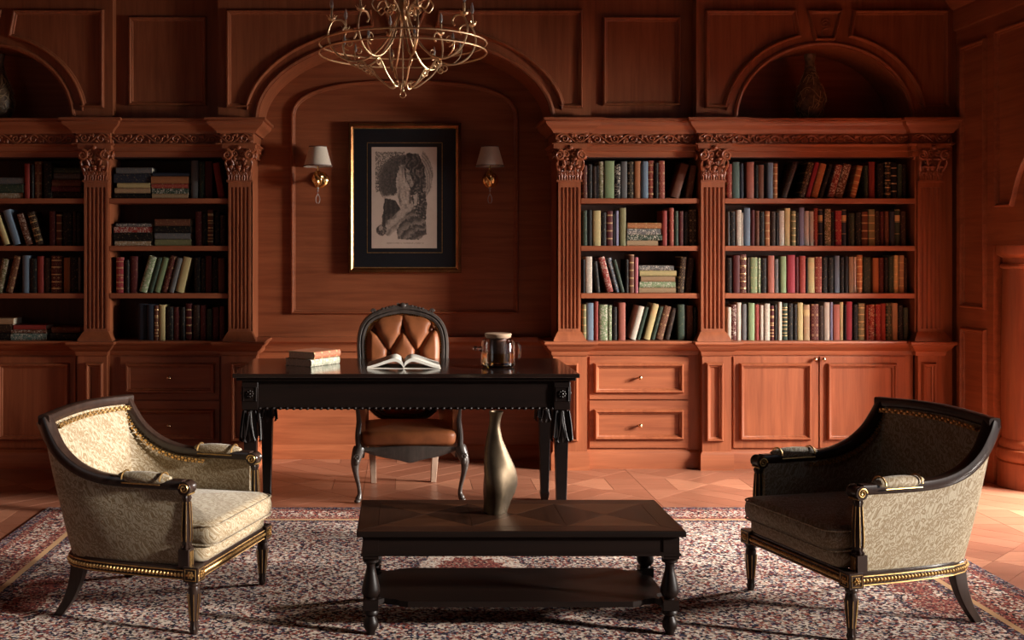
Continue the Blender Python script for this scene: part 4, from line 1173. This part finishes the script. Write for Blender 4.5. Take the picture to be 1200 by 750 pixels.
    for p, q in zip(P, P[1:]):
        d = (q-p).length; u = (q-p).normalized(); nv = Vector((u.y, -u.x, 0))
        while k < d:
            g.ball(p + u*k + nv*.001, .0085, 1, 1, 1.05, 7, 5); k += .0155
        k -= d
        for z in (.2095, .2425): g.tube([p + Vector((0, 0, z-.226)) + nv*.001, q + Vector((0, 0, z-.226)) + nv*.001], .0026, 5)
    g.build('gilt_guilloche', M['gold'], so)['kind'] = 'stuff'
    for s in (1, -1):
        x, y = s*.323, -.296
        b = MB(); b.box(x - .030, x + .030, y - .030, y + .030, .200, .258); 
        rr = []
        for z, r in ((.200, .020), (.194, .0235), (.187, .0235), (.181, .0195), (.172, .022), (.16, .0225), (.05, .0145), (.030, .013), (.022, .017), (.012, .016), (0, .012)):
            fl = .12 if .02 < z < .16 else 0
            rr.append([(x + r*(1 - fl*math.cos(8*a))*math.cos(a), y + r*(1 - fl*math.cos(8*a))*math.sin(a), z) for a in [2*PI*q/48 for q in range(48)]])
        b.rings(rr); lg = b.build('leg', M['chair_wood'], t, 40)
        g = MB()
        for k in range(8):
            a = 2*PI*(k + .5)/8; g.tube([(x + .0255*math.cos(a), y + .0255*math.sin(a), .155), (x + .0155*math.cos(a), y + .0155*math.sin(a), .052)], .0016, 4)
        for nv, tn in ((Vector((0, -1, 0)), Vector((1, 0, 0))), (Vector((s, 0, 0)), Vector((0, 1, 0)))):
            c0 = Vector((x, y, .229)) + nv*.031
            g.tube([c0 + tn*a + Vector((0, 0, bz)) for a, bz in ((-.022, -.021), (.022, -.021), (.022, .021), (-.022, .021))], .0024, 5, True)
            for k in range(6): g.ball(c0 + tn*(.010*math.cos(k*PI/3)) + Vector((0, 0, .010*math.sin(k*PI/3))), .0055, 1, 1, 1, 6, 5)
            g.ball(c0 + nv*.003, .006, 1, 1, 1, 6, 5)
        g.build('gilt_rosette', M['gold'], lg)
        b = MB(); rr = []
        for z, dy, hx_, hy_ in ((.25, 0, .021, .030), (.20, .002, .020, .029), (.14, .014, .0185, .026), (.07, .042, .0165, .022), (0, .088, .015, .019)):
            cx, cy = s*(.262 + .10*dy), .232 + dy
            rr.append([(cx + hx_*a, cy + hy_*c_, z) for a, c_ in ((-1, -1), (1, -1), (1, 1), (-1, 1))])
        MB().rings(crom_rings(rr, 4)).build('rear_leg', M['chair_wood'], t, 30, .003)
    return t
def crom_rings(rr, n):
    cols = [crom([r[i] for r in rr], n) for i in range(len(rr[0]))]
    return [[c[k] for c in cols] for k in range(len(cols[0]))]
ac = armchair('armchair', 'tub armchair with pale sunlit inner back, facing the window side of the room', (-.99, 4.58, RZ), R(74))
ac2 = dup(ac); ac2.location = (1.85, 4.50, RZ); ac2.rotation_euler = (0, 0, R(-74))
ac2['label'] = 'tub armchair nearest the column, its inner back in shadow and outer side sunlit'
# ================================================================ chandelier
CYD = 5.2
t = thing('chandelier', 'gilded wire chandelier with scrolled arms and crystal drops hanging before the niche', 'chandelier', (PX(472, CYD), CYD, 2.19))
Z = lambda z: z - 2.19
def radial(p): return [(r, 0, Z(z)) for r, z in p]
st = MB(); st.tube([(0, 0, Z(2.215)), (0, 0, Z(2.6))], .0035, 8); st.tube([(0, 0, Z(2.60)), (0, 0, Z(ZT))], .007, 8)
st.lathe([(.004, Z(2.52)), (.016, Z(2.54)), (.024, Z(2.58)), (.014, Z(2.63)), (.020, Z(2.68)), (.012, Z(2.74)), (.006, Z(2.76))], 16)
st.lathe([(.06, Z(ZT) - .001), (.055, Z(ZT) - .02), (.02, Z(ZT) - .04), (.006, Z(ZT) - .045)], 20)
st.build('stem', M['chand'], t)
fi = MB(); fi.tube([(.014*math.cos(2*PI*k/20), 0, Z(2.185) + .014*math.sin(2*PI*k/20)) for k in range(20)], .0022, 6, True); fi.ball((0, 0, Z(2.207)), .008); fi.build('finial_ring', M['chand'], t)
for z, mt in ((2.421, 'iron'), (2.378, 'iron')):
    MB().tube([(.392*math.cos(2*PI*k/72), .392*math.sin(2*PI*k/72), Z(z)) for k in range(72)], .0042, 7, True).build('hoop', M['chand'], t)
arm = MB().tube(crom(radial([(.012, 2.72), (.022, 2.58), (.07, 2.45), (.15, 2.362), (.235, 2.335), (.315, 2.37), (.352, 2.445), (.335, 2.512), (.295, 2.525), (.272, 2.502), (.285, 2.478)]), 6), .0050, 7)
arm.tube(spiral((.20, 0, Z(2.318)), .024, .004, 1.4, PI/2, 20), .003, 6)
arm.tube(spiral((.255, 0, Z(2.415)), .030, .005, 1.3, -PI/2, 20), .003, 6)
arm.tube(crom(radial([(.24, 2.336), (.275, 2.37), (.285, 2.41)]), 4), .003, 6)
arm_o = arm.build('arm', M['chand'], t)
cup = MB().lathe([(.003, Z(2.515)), (.016, Z(2.523)), (.019, Z(2.530)), (.006, Z(2.531)), (.0055, Z(2.575)), (.001, Z(2.576))], 12, (.335, 0, 0))
for k in range(6):
    a = k*PI/3; cup.tube([(.335, 0, Z(2.530)), (.335 + .016*math.cos(a), .016*math.sin(a), Z(2.534)), (.335 + .024*math.cos(a), .024*math.sin(a), Z(2.544))], [.003, .0025, .001], 5)
cup_o = cup.build('candle_cup', M['chand'], arm_o)
dr_o = MB().lathe([(.001, Z(2.576)), (.007, Z(2.583)), (.010, Z(2.594)), (.007, Z(2.612)), (.0015, Z(2.632))], 10, (.335, 0, 0)).build('crystal_drop', M['crystal'], arm_o)
hd_o = MB().lathe([(.001, Z(2.408)), (.006, Z(2.418)), (.0075, Z(2.428)), (.003, Z(2.448)), (.001, Z(2.455))], 8, (.275, 0, 0)).build('hanging_drop', M['crystal'], arm_o)
rod = MB().tube(crom(radial([(.205, 2.332), (.178, 2.325), (.135, 2.275), (.07, 2.225), (.045, 2.222), (.038, 2.238), (.05, 2.247)]), 6), .0038, 7)
rod.tube(spiral((.182, 0, Z(2.305)), .017, .003, 1.3, PI*.8, 18), .0028, 6)
rod_o = rod.build('lower_rod', M['chand'], t)
up = MB().tube(crom(radial([(.012, 2.545), (.05, 2.60), (.115, 2.64), (.145, 2.61), (.125, 2.575), (.10, 2.59)]), 6), .0038, 7)
up.tube(crom(radial([(.012, 2.66), (.06, 2.72), (.10, 2.71), (.095, 2.675), (.075, 2.68)]), 5), .0035, 7)
up.tube(spiral((.075, 0, Z(2.585)), .024, .004, 1.4, PI/2, 20), .003, 6)
up_o = up.build('upper_scroll', M['chand'], t)
for src in (arm_o, rod_o, up_o):
    for k in range(1, 8):
        c = dup(src, t); c.rotation_euler = (0, 0, R(11) + k*PI/4)
    src.rotation_euler = (0, 0, R(11))

# ================================================================ wall sconces
def sconce(px, label):
    yy = YN; x = PX(px, 7.66); zc = PZ(210, 7.70)
    t = thing('wall_sconce', label, 'wall lamp', (x, YN, zc), 0, 'pair of shaded wall sconces beside the picture')
    Mx = Matrix.Translation((.012, 0, 0)) @ Matrix.Rotation(PI/2, 4, 'X')
    MB().lathe([(.002, -.001), (.056, -.001), (.058, .008), (.050, .018), (.035, .026), (.020, .034), (.002, .036)], 28, M=Mx).build('back_plate', M['brass'], t)
    MB().tube(bez((.012, -.03, 0), (.008, -.07, -.03), (0, -.10, -.05), (0, -.115, -.040)), .008, 8).build('bracket', M['brass'], t)
    rr = []
    for i in range(25):
        v = i/24; z = -.058 + .116*v; r = .010 + .027*math.sin(PI*v)**.8
        rr.append([(r*(1 + .13*math.cos(6*(a + v*1.9)))*math.cos(a), -.115 + r*(1 + .13*math.cos(6*(a + v*1.9)))*math.sin(a), z) for a in [2*PI*k/48 for k in range(48)]])
    MB().rings(rr).build('twisted_urn', M['brass'], t, 60)
    MB().lathe([(.005, .050), (.012, .054), (.006, .060), (.0055, .11), (.003, .115)], 14, (0, -.115, 0)).build('stem', M['brass'], t)
    sh = MB().lathe([(.098, .083), (.059, .222), (.057, .222), (.096, .083)], 40, (0, -.115, 0), caps=False).build('lamp_shade', M['shade'], t)
    MB().tube([(.098*math.cos(2*PI*k/40), -.115 + .098*math.sin(2*PI*k/40), .088) for k in range(40)], .0042, 6, True).build('shade_braid', M['shade_trim'], sh)
    MB().tube([(.0595*math.cos(2*PI*k/40), -.115 + .0595*math.sin(2*PI*k/40), .221) for k in range(40)], .0032, 6, True).build('shade_braid', M['shade_trim'], sh)
    c = MB().ball((0, -.115, -.066), .009).ball((0, -.115, -.083), .007).tube([(0, -.115, -.09), (0, -.115, -.108)], .0015, 5)
    for s in (-1, 1): c.tube(bez((0, -.115, -.105), (s*.012, -.115, -.120), (s*.022, -.115, -.150), (s*.004, -.115, -.170)), .0028, 6)
    c.build('crystal_pendant', M['crystal'], t)
sconce(372.5, 'brass wall sconce with cream shade on the niche side nearer the shadowed bookcases')
sconce(574, 'brass wall sconce with cream shade on the niche side nearer the window')

# ================================================================ framed engraving
YP = YN - .035
def qx(px): return PX(px, YP)
def qz(py): return PZ(py, YP)
t = wthing('framed_picture', 'portrait engraving in a black mount and bronze frame inside the niche', 'picture', ((qx(407)+qx(541))/2, YP, qz(320)))
MB().sweep(rect(qx(408), qx(540.5), qz(320), qz(144))[::1], [(0, -.03), (0, .008), (.006, .018), (.022, .020), (.034, .012), (.040, .004), (.040, -.03)], lambda x, z, h: (x, YP - h, z), True).build('frame', M['frame'], t)
MB().sweep(rect(qx(413.5), qx(535), qz(314), qz(150)), [(0, -.005), (0, .010), (.006, .010), (.006, -.005)], lambda x, z, h: (x, YP - h, z), True).build('inner_fillet', M['gold'], t)
mt_ = MB().box(qx(410), qx(538.5), YP - .002, YP + .03, qz(318), qz(146)).build('black_mount', M['black_mat'], t, 0)
mt_.data.materials[0].node_tree.nodes['Principled BSDF'].inputs['Coat Weight'].default_value = .25
MB().sweep(rect(qx(430), qx(518.5), qz(296.5), qz(167)), [(0, .0), (0, .0032), (.0045, .0032), (.0045, .0)], lambda x, z, h: (x, YP - h, z), True).build('gold_line', M['gold'], mt_)
def inpoly(x, y, P):
    r = False; j = len(P) - 1
    for i in range(len(P)):
        if (P[i][1] > y) != (P[j][1] > y) and x < (P[j][0]-P[i][0])*(y-P[i][1])/(P[j][1]-P[i][1]) + P[i][0]: r = not r
        j = i
    return r
def engraving(x, y):
    """tone of the print at (x, y) on a 411 x 635 sheet: 0 ink .. 1 paper"""
    n1 = noise.noise(Vector((x*.03, y*.03, 1.7))); n2 = noise.noise(Vector((x*.09, y*.09, 5.1))); n3 = noise.noise(Vector((x*.35, y*.35, 9.3))); n4 = noise.noise(Vector((x*.06, y*.02, 3.3)))
    x0_, y0_ = x, y
    x += 4*n2 + 5*n1; y += 4*noise.noise(Vector((x*.08, y*.08, 12.0))) + 5*n1
    hatch = .5 + .5*math.sin((x*.8 + y*.4 + 8*n1)*.8)
    v = 1.0
    def put(cond, tone, amt=.18, h=.10):
        nonlocal v
        if cond: v = tone + amt*n2 + h*(hatch - .5) + .12*n3
    d = math.hypot((x - 190)/1.0, (y - 215)/1.12)
    put(d < 150 and x < 225 and y < 318 - .25*(x - 60) + 14*n3, .20 + .0009*max(0, d) + (.25 if d > 138 else 0))
    if (x < 112 or y < 78) and 30 < y < 280 and 25 < x < 210 and n3 + .5*n2 > -.02 and d > 136: v = .22 + .3*abs(n3)
    put(math.hypot((x - 250)/1.05, (y - 180)/1.45) < 128 and x > 318, .70 + .14*math.sin(d*.45), .12)
    put(inpoly(x, y, [(82, 318), (150, 335), (192, 400), (112, 508), (60, 500)]), .14 + .10*(y > 420) + .12*math.sin(x*.22), .16, .14)
    put(inpoly(x, y, [(150, 450), (200, 400), (270, 352), (335, 420), (345, 545), (290, 582), (165, 578)]), .40 + .20*math.sin(math.hypot(x - 330, (y - 620)*1.2)*.11 + 3.5*n1 + 2*n2), .18, .12)
    put(inpoly(x, y, [(86, 480), (165, 405), (250, 345), (285, 365), (215, 425), (165, 505), (115, 562), (85, 548)]), .80 - .25*max(0, math.sin((x + y)*.09 + 2*n1)), .12, .05)
    put(inpoly(x, y, [(176, 120), (205, 108), (228, 230), (255, 340), (225, 380), (188, 395), (160, 300), (152, 200)]), .82 - .3*max(0, n4*2), .18, .05)
    put(inpoly(x, y, [(190, 66), (236, 36), (300, 46), (335, 130), (340, 250), (300, 278), (245, 266), (212, 190)]), .20 + .20*math.sin(x*.16 + y*.05 + 5*n1), .28, .12)
    put(inpoly(x, y, [(212, 128), (238, 148), (264, 236), (250, 256), (220, 208)]), .72 - .2*(n1 > .1), .2, .05)
    put(inpoly(x, y, [(235, 266), (335, 268), (347, 360), (338, 455), (285, 440), (258, 350)]), .18 + .45*max(0, n2*1.6), .3, .1)
    put(inpoly(x, y, [(264, 305), (288, 285), (284, 365), (265, 372)]), .84, .15, 0)
    put(math.hypot(x - 62, y - 520) < 34, .34 + .4*n2, .25, .2)
    put(math.hypot(x - 58, y - 510) < 15, .72, .2, 0)
    x, y = x0_, y0_
    if 597 < y < 606 and 95 < x < 330 and n3 + .5*math.sin(x*1.1) > .2: v = .50
    v += .06*n3 + .05*n1
    return max(.02, min(1, v))
NX, NY = 150, 232
b = bmesh.new(); x0, x1, za_, zb_ = qx(435.5), qx(512), qz(291), qz(172.4)
gv = [[b.verts.new((x0 + (x1-x0)*i/NX, YP - .0035, zb_ + (za_-zb_)*j/NY)) for i in range(NX+1)] for j in range(NY+1)]
for j in range(NY):
    for i in range(NX): b.faces.new((gv[j][i], gv[j+1][i], gv[j+1][i+1], gv[j][i+1]))
me = bpy.data.meshes.new('print'); b.to_mesh(me); b.free()
at = me.color_attributes.new('ink', 'FLOAT_COLOR', 'POINT'); cols = []
for j in range(NY+1):
    for i in range(NX+1):
        k = engraving(411*i/NX, 635*j/NY); cols += [.030 + .47*k*k, .024 + .365*k*k, .022 + .295*k*k, 1]
at.data.foreach_set('color', cols)
pm, pt, pb = nt('engraved_paper', .45); an = N(pt, 'ShaderNodeVertexColor', layer_name='ink'); L(pt, an.outputs[0], pb.inputs['Base Color'])
me.materials.append(pm)
pr = link('print', me, None, t)
MB().box(x0, x1, YP - .0034, YP - .001, za_, zb_).build('paper_sheet', M['white_label'], t, 0)

# ================================================================ wicker bottle vases in the alcoves
def wicker(px, label, seed):
    y = 7.56; x = PX(px, y); rnd = random.Random(seed)
    t = thing('wicker_vase', label, 'vase', (x, y, ZC), 0, 'woven bottle vases in the arched alcoves')
    hpx = y/F
    prof = [(0, .062), (.01, .066), (.05, .082), (.10, .095), (.15, .098), (.20, .090), (.25, .072), (.30, .050), (.33, .036), (.37, .030), (.41, .030), (.44, .036), (.458, .041), (.462, .038), (.44, .028)]
    pr = lambda z: next((prof[i][1] + (prof[i+1][1]-prof[i][1])*(z-prof[i][0])/(prof[i+1][0]-prof[i][0]) for i in range(12) if prof[i][0] <= z <= prof[i+1][0]), .04)
    MB().lathe([(r, z) for z, r in prof], 32).build('bottle', M['wicker'], t)
    b = MB()
    for k in range(70):
        a = rnd.uniform(0, 2*PI); z0 = rnd.uniform(.02, .30); z1 = z0 + rnd.uniform(-.05, .10); da = rnd.uniform(-1.1, 1.1); pts = []
        for i in range(7):
            q = i/6; z = max(.005, min(.40, z0 + (z1-z0)*q + .015*math.sin(q*5 + k))); aa = a + da*q; r = pr(z) + .002 + .008*math.sin(q*PI)
            pts.append((r*math.cos(aa), r*math.sin(aa), z))
        b.tube(pts, .0021, 4)
    b.build('woven_strands', M['straw'], t)['kind'] = 'stuff'
    w = MB()
    for z in (.335, .35, .365, .38): w.tube([(pr(z)*1.06*math.cos(2*PI*k/24), pr(z)*1.06*math.sin(2*PI*k/24), z) for k in range(24)], .004, 5, True)
    w.build('neck_binding', M['wicker'], t)['kind'] = 'stuff'
wicker(949, 'woven bottle vase in the arched alcove above the column-side bookcase', 3)
wicker(-1, 'woven bottle vase in the dark arched alcove furthest from the window', 8)
# ================================================================ books on the shelves
BC = dict(R=(.30, .045, .035), C=(.36, .035, .055), M=(.10, .018, .018), B=(.15, .055, .030), D=(.034, .016, .010), K=(.007, .006, .006), O=(.42, .17, .07), T=(.42, .28, .16),
          W=(.62, .56, .47), Y=(.55, .46, .22), E=(.22, .21, .10), G=(.24, .33, .17), V=(.035, .060, .040), N=(.028, .036, .055), U=(.17, .24, .32), S=(.42, .14, .10), A=(.13, .13, .13), P=(.26, .26, .38), I=(.45, .14, .17), Q=(.10, .17, .15))
CN = dict(R='red', C='crimson', M='maroon', B='brown', D='dark brown', K='black', O='orange', T='tan', W='cream', Y='pale yellow', E='olive', G='green', V='dark green', N='navy', U='blue', S='salmon', A='grey', P='lavender', I='pink', Q='teal')
SN = dict(p='plain', b='gilt-banded', o='ornate gilt', s='speckled', l='labelled', d='faintly gilt')
ST = dict(p='plain', b='bands', o='ornate', s='speckle', l='label', d='dark')
YBK = Y0 + .085            # spines stand a little behind the shelf edge
kB = YBK / F
# each row: case, shelf number, zoom factor, x offset, y offset, row of the shelf top, entries
# upright  x0,x1,top,Colour+style   leaning  x0,x1,top,CS,topshift   stack s:x0,x1,y0,y1,CS
ROWS = [
 ('RW', 1, 5, 840, 170, 232, '60,90,110,Ro 92,134,100,Qp 136,160,108,Np 175,218,100,Sp 222,243,118,Kd 245,278,116,Bp 297,330,104,Up 331,357,108,Oo 375,408,100,Dd,72 478,514,98,Do,61 518,544,100,Cp,60 552,592,104,Oo,58 594,620,112,Kd,62 647,688,110,Rs,55 692,738,105,Bs,58 782,816,116,Ob,46 866,888,120,Vd 893,930,98,Rp 940,980,110,Kd 985,1020,100,Ko 1022,1056,104,Kb 1060,1086,112,Vd 1088,1112,116,Kd'),
 ('RW', 2, 5, 840, 170, 288, '62,76,392,Ap 78,112,388,Kd 115,146,380,Ws 147,157,396,Wp 160,197,368,Up 200,224,380,Mp 226,250,384,Bd 252,281,390,Kd 284,313,385,Ob 316,345,390,Dd 348,365,396,Kd 367,399,385,Ws 401,435,370,Yo 437,463,385,Eo 466,484,394,Kd 485,515,367,Pp 516,543,386,Wp 544,570,388,Wp 571,596,370,Ro 598,621,376,Nl 622,631,390,Kp 632,669,375,Es 671,693,392,Kd 695,732,384,Co 734,764,376,Nl 766,780,394,Kd 782,811,398,Vd 813,848,396,Kd 852,888,390,Bb 890,928,376,Eb 930,958,384,Dd 960,983,392,Md 985,1010,388,Bd 1012,1044,390,Np 1046,1078,376,Vl 1080,1112,388,Dd'),
 ('RW', 3, 5, 840, 280, 344, '62,94,110,Kd 96,135,96,Mp 137,175,90,Mo 177,196,110,Dd 198,240,108,Go 241,260,112,Gs 262,296,112,Kd 300,338,98,Sp 340,365,118,Ad 375,409,102,Gp 415,461,94,Cp 463,483,106,Mp 485,521,100,Rd 523,534,112,Kp 535,575,110,Yl 577,618,104,Ro 620,652,108,Kd 654,688,108,Kd 690,720,98,Up 722,746,106,Kd 748,772,104,Kp 775,803,104,Tp 804,820,106,Ws 822,856,94,Oo 860,905,108,Vd 915,950,112,Op 952,980,110,Md 984,1006,108,Kd 1008,1036,104,Vd 1038,1066,96,Yo 1070,1100,96,Tb 1101,1120,112,Dd'),
 ('RW', 4, 5, 840, 280, 400, '60,85,400,Wp 88,117,386,Ms 119,146,374,Ws 147,176,382,Ap 178,184,390,Kp 185,222,376,Gp 225,250,384,Rd 255,278,388,Ws 279,312,380,Ws 313,336,392,Mb 338,358,384,Kd 360,384,370,Ws 386,416,376,Vb 418,449,378,Kd 451,473,384,Kd 475,509,374,Yp 512,550,386,Tl 552,598,382,Mo 600,628,390,Dd 630,664,372,Wp 665,682,370,Pp 683,721,384,Sp 722,746,370,Yo 748,760,386,Kd 762,798,368,Cp 800,829,384,Kd 831,871,378,Eo 873,891,386,Rd 892,926,384,Rs 930,960,384,Co 961,990,378,Rp 994,1026,376,Vo 1028,1061,376,Tp 1063,1095,388,Kd 1097,1126,404,Vd'),
 ('RN', 1, 5, 640, 170, 232, '214,242,116,Mo 244,271,112,Kd 273,299,124,Dd 301,308,120,Kp 309,341,97,Es 343,400,93,Gp 402,435,112,Ks 438,477,96,Ap 480,515,98,Ko 518,555,95,Op 557,562,110,Kp 563,599,95,Up 600,633,90,Ro 635,658,104,Kd 660,697,92,Ro 727,776,104,Bp,66 816,852,118,Bd,32'),
 ('RN', 2, 5, 640, 170, 288, '212,240,384,Vd 242,269,380,Kp 274,320,384,Yo 323,353,394,Kd 355,392,386,Mb 394,404,400,Kp 405,427,384,Pp 430,469,368,Ep s:474,656,555,587,Tp s:474,680,520,553,Vs s:475,671,482,518,As s:478,676,445,480,Oo 681,711,384,Rp 722,749,368,Ro 754,778,386,Vd 780,806,388,Md 808,834,392,Kd 836,882,380,Do'),
 ('RN', 3, 5, 640, 280, 344, '212,228,120,Kp 230,271,104,Ws 292,318,130,Kd,-18 360,398,102,Rs,-55 411,436,110,Us,-54 438,462,120,Vd,-52 464,484,120,Kd 486,516,92,Bb 517,541,108,Ip s:545,760,284,316,Tp s:548,758,247,282,Gs s:555,755,213,245,Tp s:550,765,178,211,Yo s:546,750,146,176,As 770,806,104,Do,20 816,850,110,Dd,18'),
 ('RN', 4, 5, 640, 280, 400, '212,236,384,Eb 238,280,376,Up 282,306,366,Rd 312,361,385,Gs 362,386,390,Gs 388,416,400,Kd 425,466,374,Sp 490,526,390,Ws,54 528,552,396,Vp,54 570,608,376,Yl,57 612,637,392,Vd,55 641,682,388,Bo,54 694,724,402,Dd,46 770,812,384,Vd 825,862,392,Bd 864,886,400,Kd'),
 ('LN', 1, 3.75, 0, 150, 232, 's:500,660,283,306,Kd s:505,660,258,282,To s:516,660,235,257,Yo s:500,662,193,234,Nd s:510,668,165,192,Ad s:668,826,284,306,To s:668,828,260,283,Vs s:665,826,238,259,Ro s:665,829,205,237,Op s:670,830,187,204,Np 838,870,142,Ap 874,898,150,Vd 900,932,146,Mp 960,988,152,Rp,-26'),
 ('LN', 2, 3.75, 0, 150, 288, 's:505,663,496,517,Ts s:500,668,458,495,Kd s:500,668,431,457,Rs s:510,665,415,430,As s:680,839,488,517,Ed s:680,836,460,487,Ad s:680,838,428,459,Kd s:680,836,396,427,Bd 858,886,368,Md 889,909,376,Kd 912,936,360,Bb 943,966,370,Kd 968,990,382,Dd'),
 ('LN', 3, 3.75, 0, 150, 344, '510,543,568,Co 548,567,580,Kd 570,603,564,Md 608,643,560,Gs,47 647,669,566,Vd,44 672,702,566,Gd,44 708,734,560,Mo,42 738,762,568,Ad,40 768,804,564,Yo,38 852,880,568,Kd 883,901,574,Kd 903,929,562,Mp 932,956,568,Kd 958,986,572,Bp'),
 ('LN', 4, 3.75, 0, 320, 400, '605,643,136,Np 645,676,138,Np 678,696,142,Bb 698,726,140,Yo 729,760,148,Kd 762,789,150,Md 792,812,150,Kd 815,843,134,Mb 848,876,140,Dd 880,904,142,Md 908,930,158,Vd 933,960,150,Md 964,986,146,Md'),
 ('LW', 1, 3.75, 0, 150, 232, 's:-60,100,280,306,Ts s:-55,102,242,279,Vd s:-60,104,210,241,Ad 107,131,156,Rp 134,147,160,Kd 149,181,146,Bo 192,227,150,Kd s:230,354,276,306,Dd s:228,352,250,275,Md s:230,355,220,249,Bd s:234,350,190,219,Ad s:236,354,165,189,Vd'),
 ('LW', 2, 3.75, 0, 150, 288, '16,44,370,Yo,-50 58,90,356,Up,-50 114,146,372,Bs,-46 160,192,366,Do,-44 216,242,366,Md 246,270,378,Bb 275,314,372,Kd 318,334,366,Dd 336,354,372,Kd'),
 ('LW', 3, 3.75, 0, 150, 344, '-20,10,572,Es,28 22,52,560,Bo,40 97,129,560,Up 131,161,574,Kd 163,190,564,Rp 194,222,570,Dd 225,271,562,Mo 278,306,570,Op 309,342,566,Kd 343,355,568,Ad'),
 ('LW', 4, 3.75, 0, 320, 400, 's:-60,56,262,294,Kd s:-60,50,224,261,Dd s:-56,58,195,223,Tp s:48,206,264,294,Qs s:50,204,247,263,Bs s:58,200,225,246,Rp s:222,354,262,294,Kd s:226,352,234,261,Bd'),
]
CASE = dict(RW='sunlit cabinet-door bookcase', RN='sunlit drawer bookcase', LN='shadowed drawer bookcase', LW='shadowed wide bookcase')
SHN = {1: 'top', 2: 'second', 3: 'third', 4: 'bottom'}
ORD = lambda n: '%d%s' % (n, 'th' if 10 <= n % 100 <= 20 else {1: 'st', 2: 'nd', 3: 'rd'}.get(n % 10, 'th'))
rb = random.Random(11)
cache = {}
def shelf_book(W_, T_, Hh, col, st, label, group):
    o = make_book('book', Hh, W_, T_, col, st, label, 'book', group, hub=(st in ('bands', 'ornate') and rb.random() < .25))
    return o
for case, sh, zf, ox, oy, shelf_py, txt in ROWS:
    zs_ = PZ(shelf_py, Y0)               # top face of the shelf board
    items = []
    for e in txt.split():
        st = e.startswith('s:'); p = (e[2:] if st else e).split(',')
        items.append((st, p))
    xs = lambda v: (float(v)/zf + ox - CX) * kB
    # count from the niche end of the shelf
    cen = [((float(p[0]) + float(p[1]))/2, i) for i, (st, p) in enumerate(items) if not st]
    cen.sort(key=lambda q: -q[0] if case[0] == "L" else q[0])
    rank = {i: k + 1 for k, (c, i) in enumerate(cen)}
    stacks = {}
    for i, (st, p) in enumerate(items):
        if st: stacks.setdefault(round(float(p[0])/120), []).append(i)
    group = 'books on the %s shelf of the %s' % (SHN[sh], CASE[case])
    zcur = {}; prevx = None; pile = -1; lastst = None
    piles = []                             # consecutive stack entries going up form one pile
    for i, (st, p) in enumerate(items):
        if st:
            if piles and piles[-1][-1] == i - 1 and float(items[i-1][1][2]) > float(p[2]) and abs(float(items[i-1][1][0]) - float(p[0])) < 40: piles[-1].append(i)
            else: piles.append([i])
    for i, (st, p) in enumerate(items):
        a, b_ = xs(p[0]), xs(p[1]); cs_ = p[4] if st else p[3]
        col = BC[cs_[0]]; gain = rb.uniform(.68, .92); col = tuple(c * gain for c in col); sty = ST[cs_[1]]
        desc = '%s %s' % (SN[cs_[1]], CN[cs_[0]])
        depth = rb.uniform(.15, .18)
        if st:
            pl = next(q for q in piles if i in q); lvl = pl.index(i)
            y0_, y1_ = PZ(float(p[2])/zf + oy, YBK), PZ(float(p[3])/zf + oy, YBK)
            base = zcur.get(pl[0], zs_ + .0005); T_ = max(.018, y0_ - y1_)
            pos = 'lowest' if lvl == 0 else ('topmost' if lvl == len(pl) - 1 else ORD(lvl + 1) + ' up')
            order = sorted(piles, key=lambda q: float(items[q[0]][1][0]) * (-1 if case[0] == 'L' else 1))
            where = 'in pile' if len(piles) == 1 else ORD(order.index(pl) + 1) + ' pile from niche'
            lab = '%s book %s %s, %s shelf, %s' % (desc, pos, where, SHN[sh], CASE[case])
            o = shelf_book(depth + .01, T_ - .001, b_ - a, col, sty, lab, group)
            lay_book(o, ((a + b_)/2, YBK - .004 + rb.uniform(-.004, .012)), base, T_ - .001, PI, b_ - a)
            zcur[pl[0]] = base + T_
        else:
            lean = float(p[4]) if len(p) > 4 else 0.0
            top = PZ(float(p[2])/zf + oy, YBK); hgt = top - zs_ - .001; dx = lean/zf*kB
            lab = '%s%s book, %s standing from niche, %s shelf, %s' % ('leaning ' if lean else '', desc, ORD(rank[i]), SHN[sh], CASE[case])
            if lean:
                ang = math.atan2(dx, hgt); Lg = (hgt - abs(math.sin(ang))*(b_ - a)*math.cos(ang)) / math.cos(ang); T_ = (b_ - a)*math.cos(ang)
            else: ang, Lg, T_ = 0.0, hgt, b_ - a - .0006
            o = shelf_book(depth, max(.010, T_), Lg, col, sty, lab, group)
            T_ = max(.010, T_)
            o.rotation_euler = (0, ang, 0)
            lift = abs(math.sin(ang))*T_/2
            if ang >= 0: cx_ = b_ - T_/2*math.cos(ang)
            else: cx_ = a + T_/2*math.cos(ang)
            o.location = (cx_, YBK + rb.uniform(-.004, .010), zs_ + .0008 + lift)
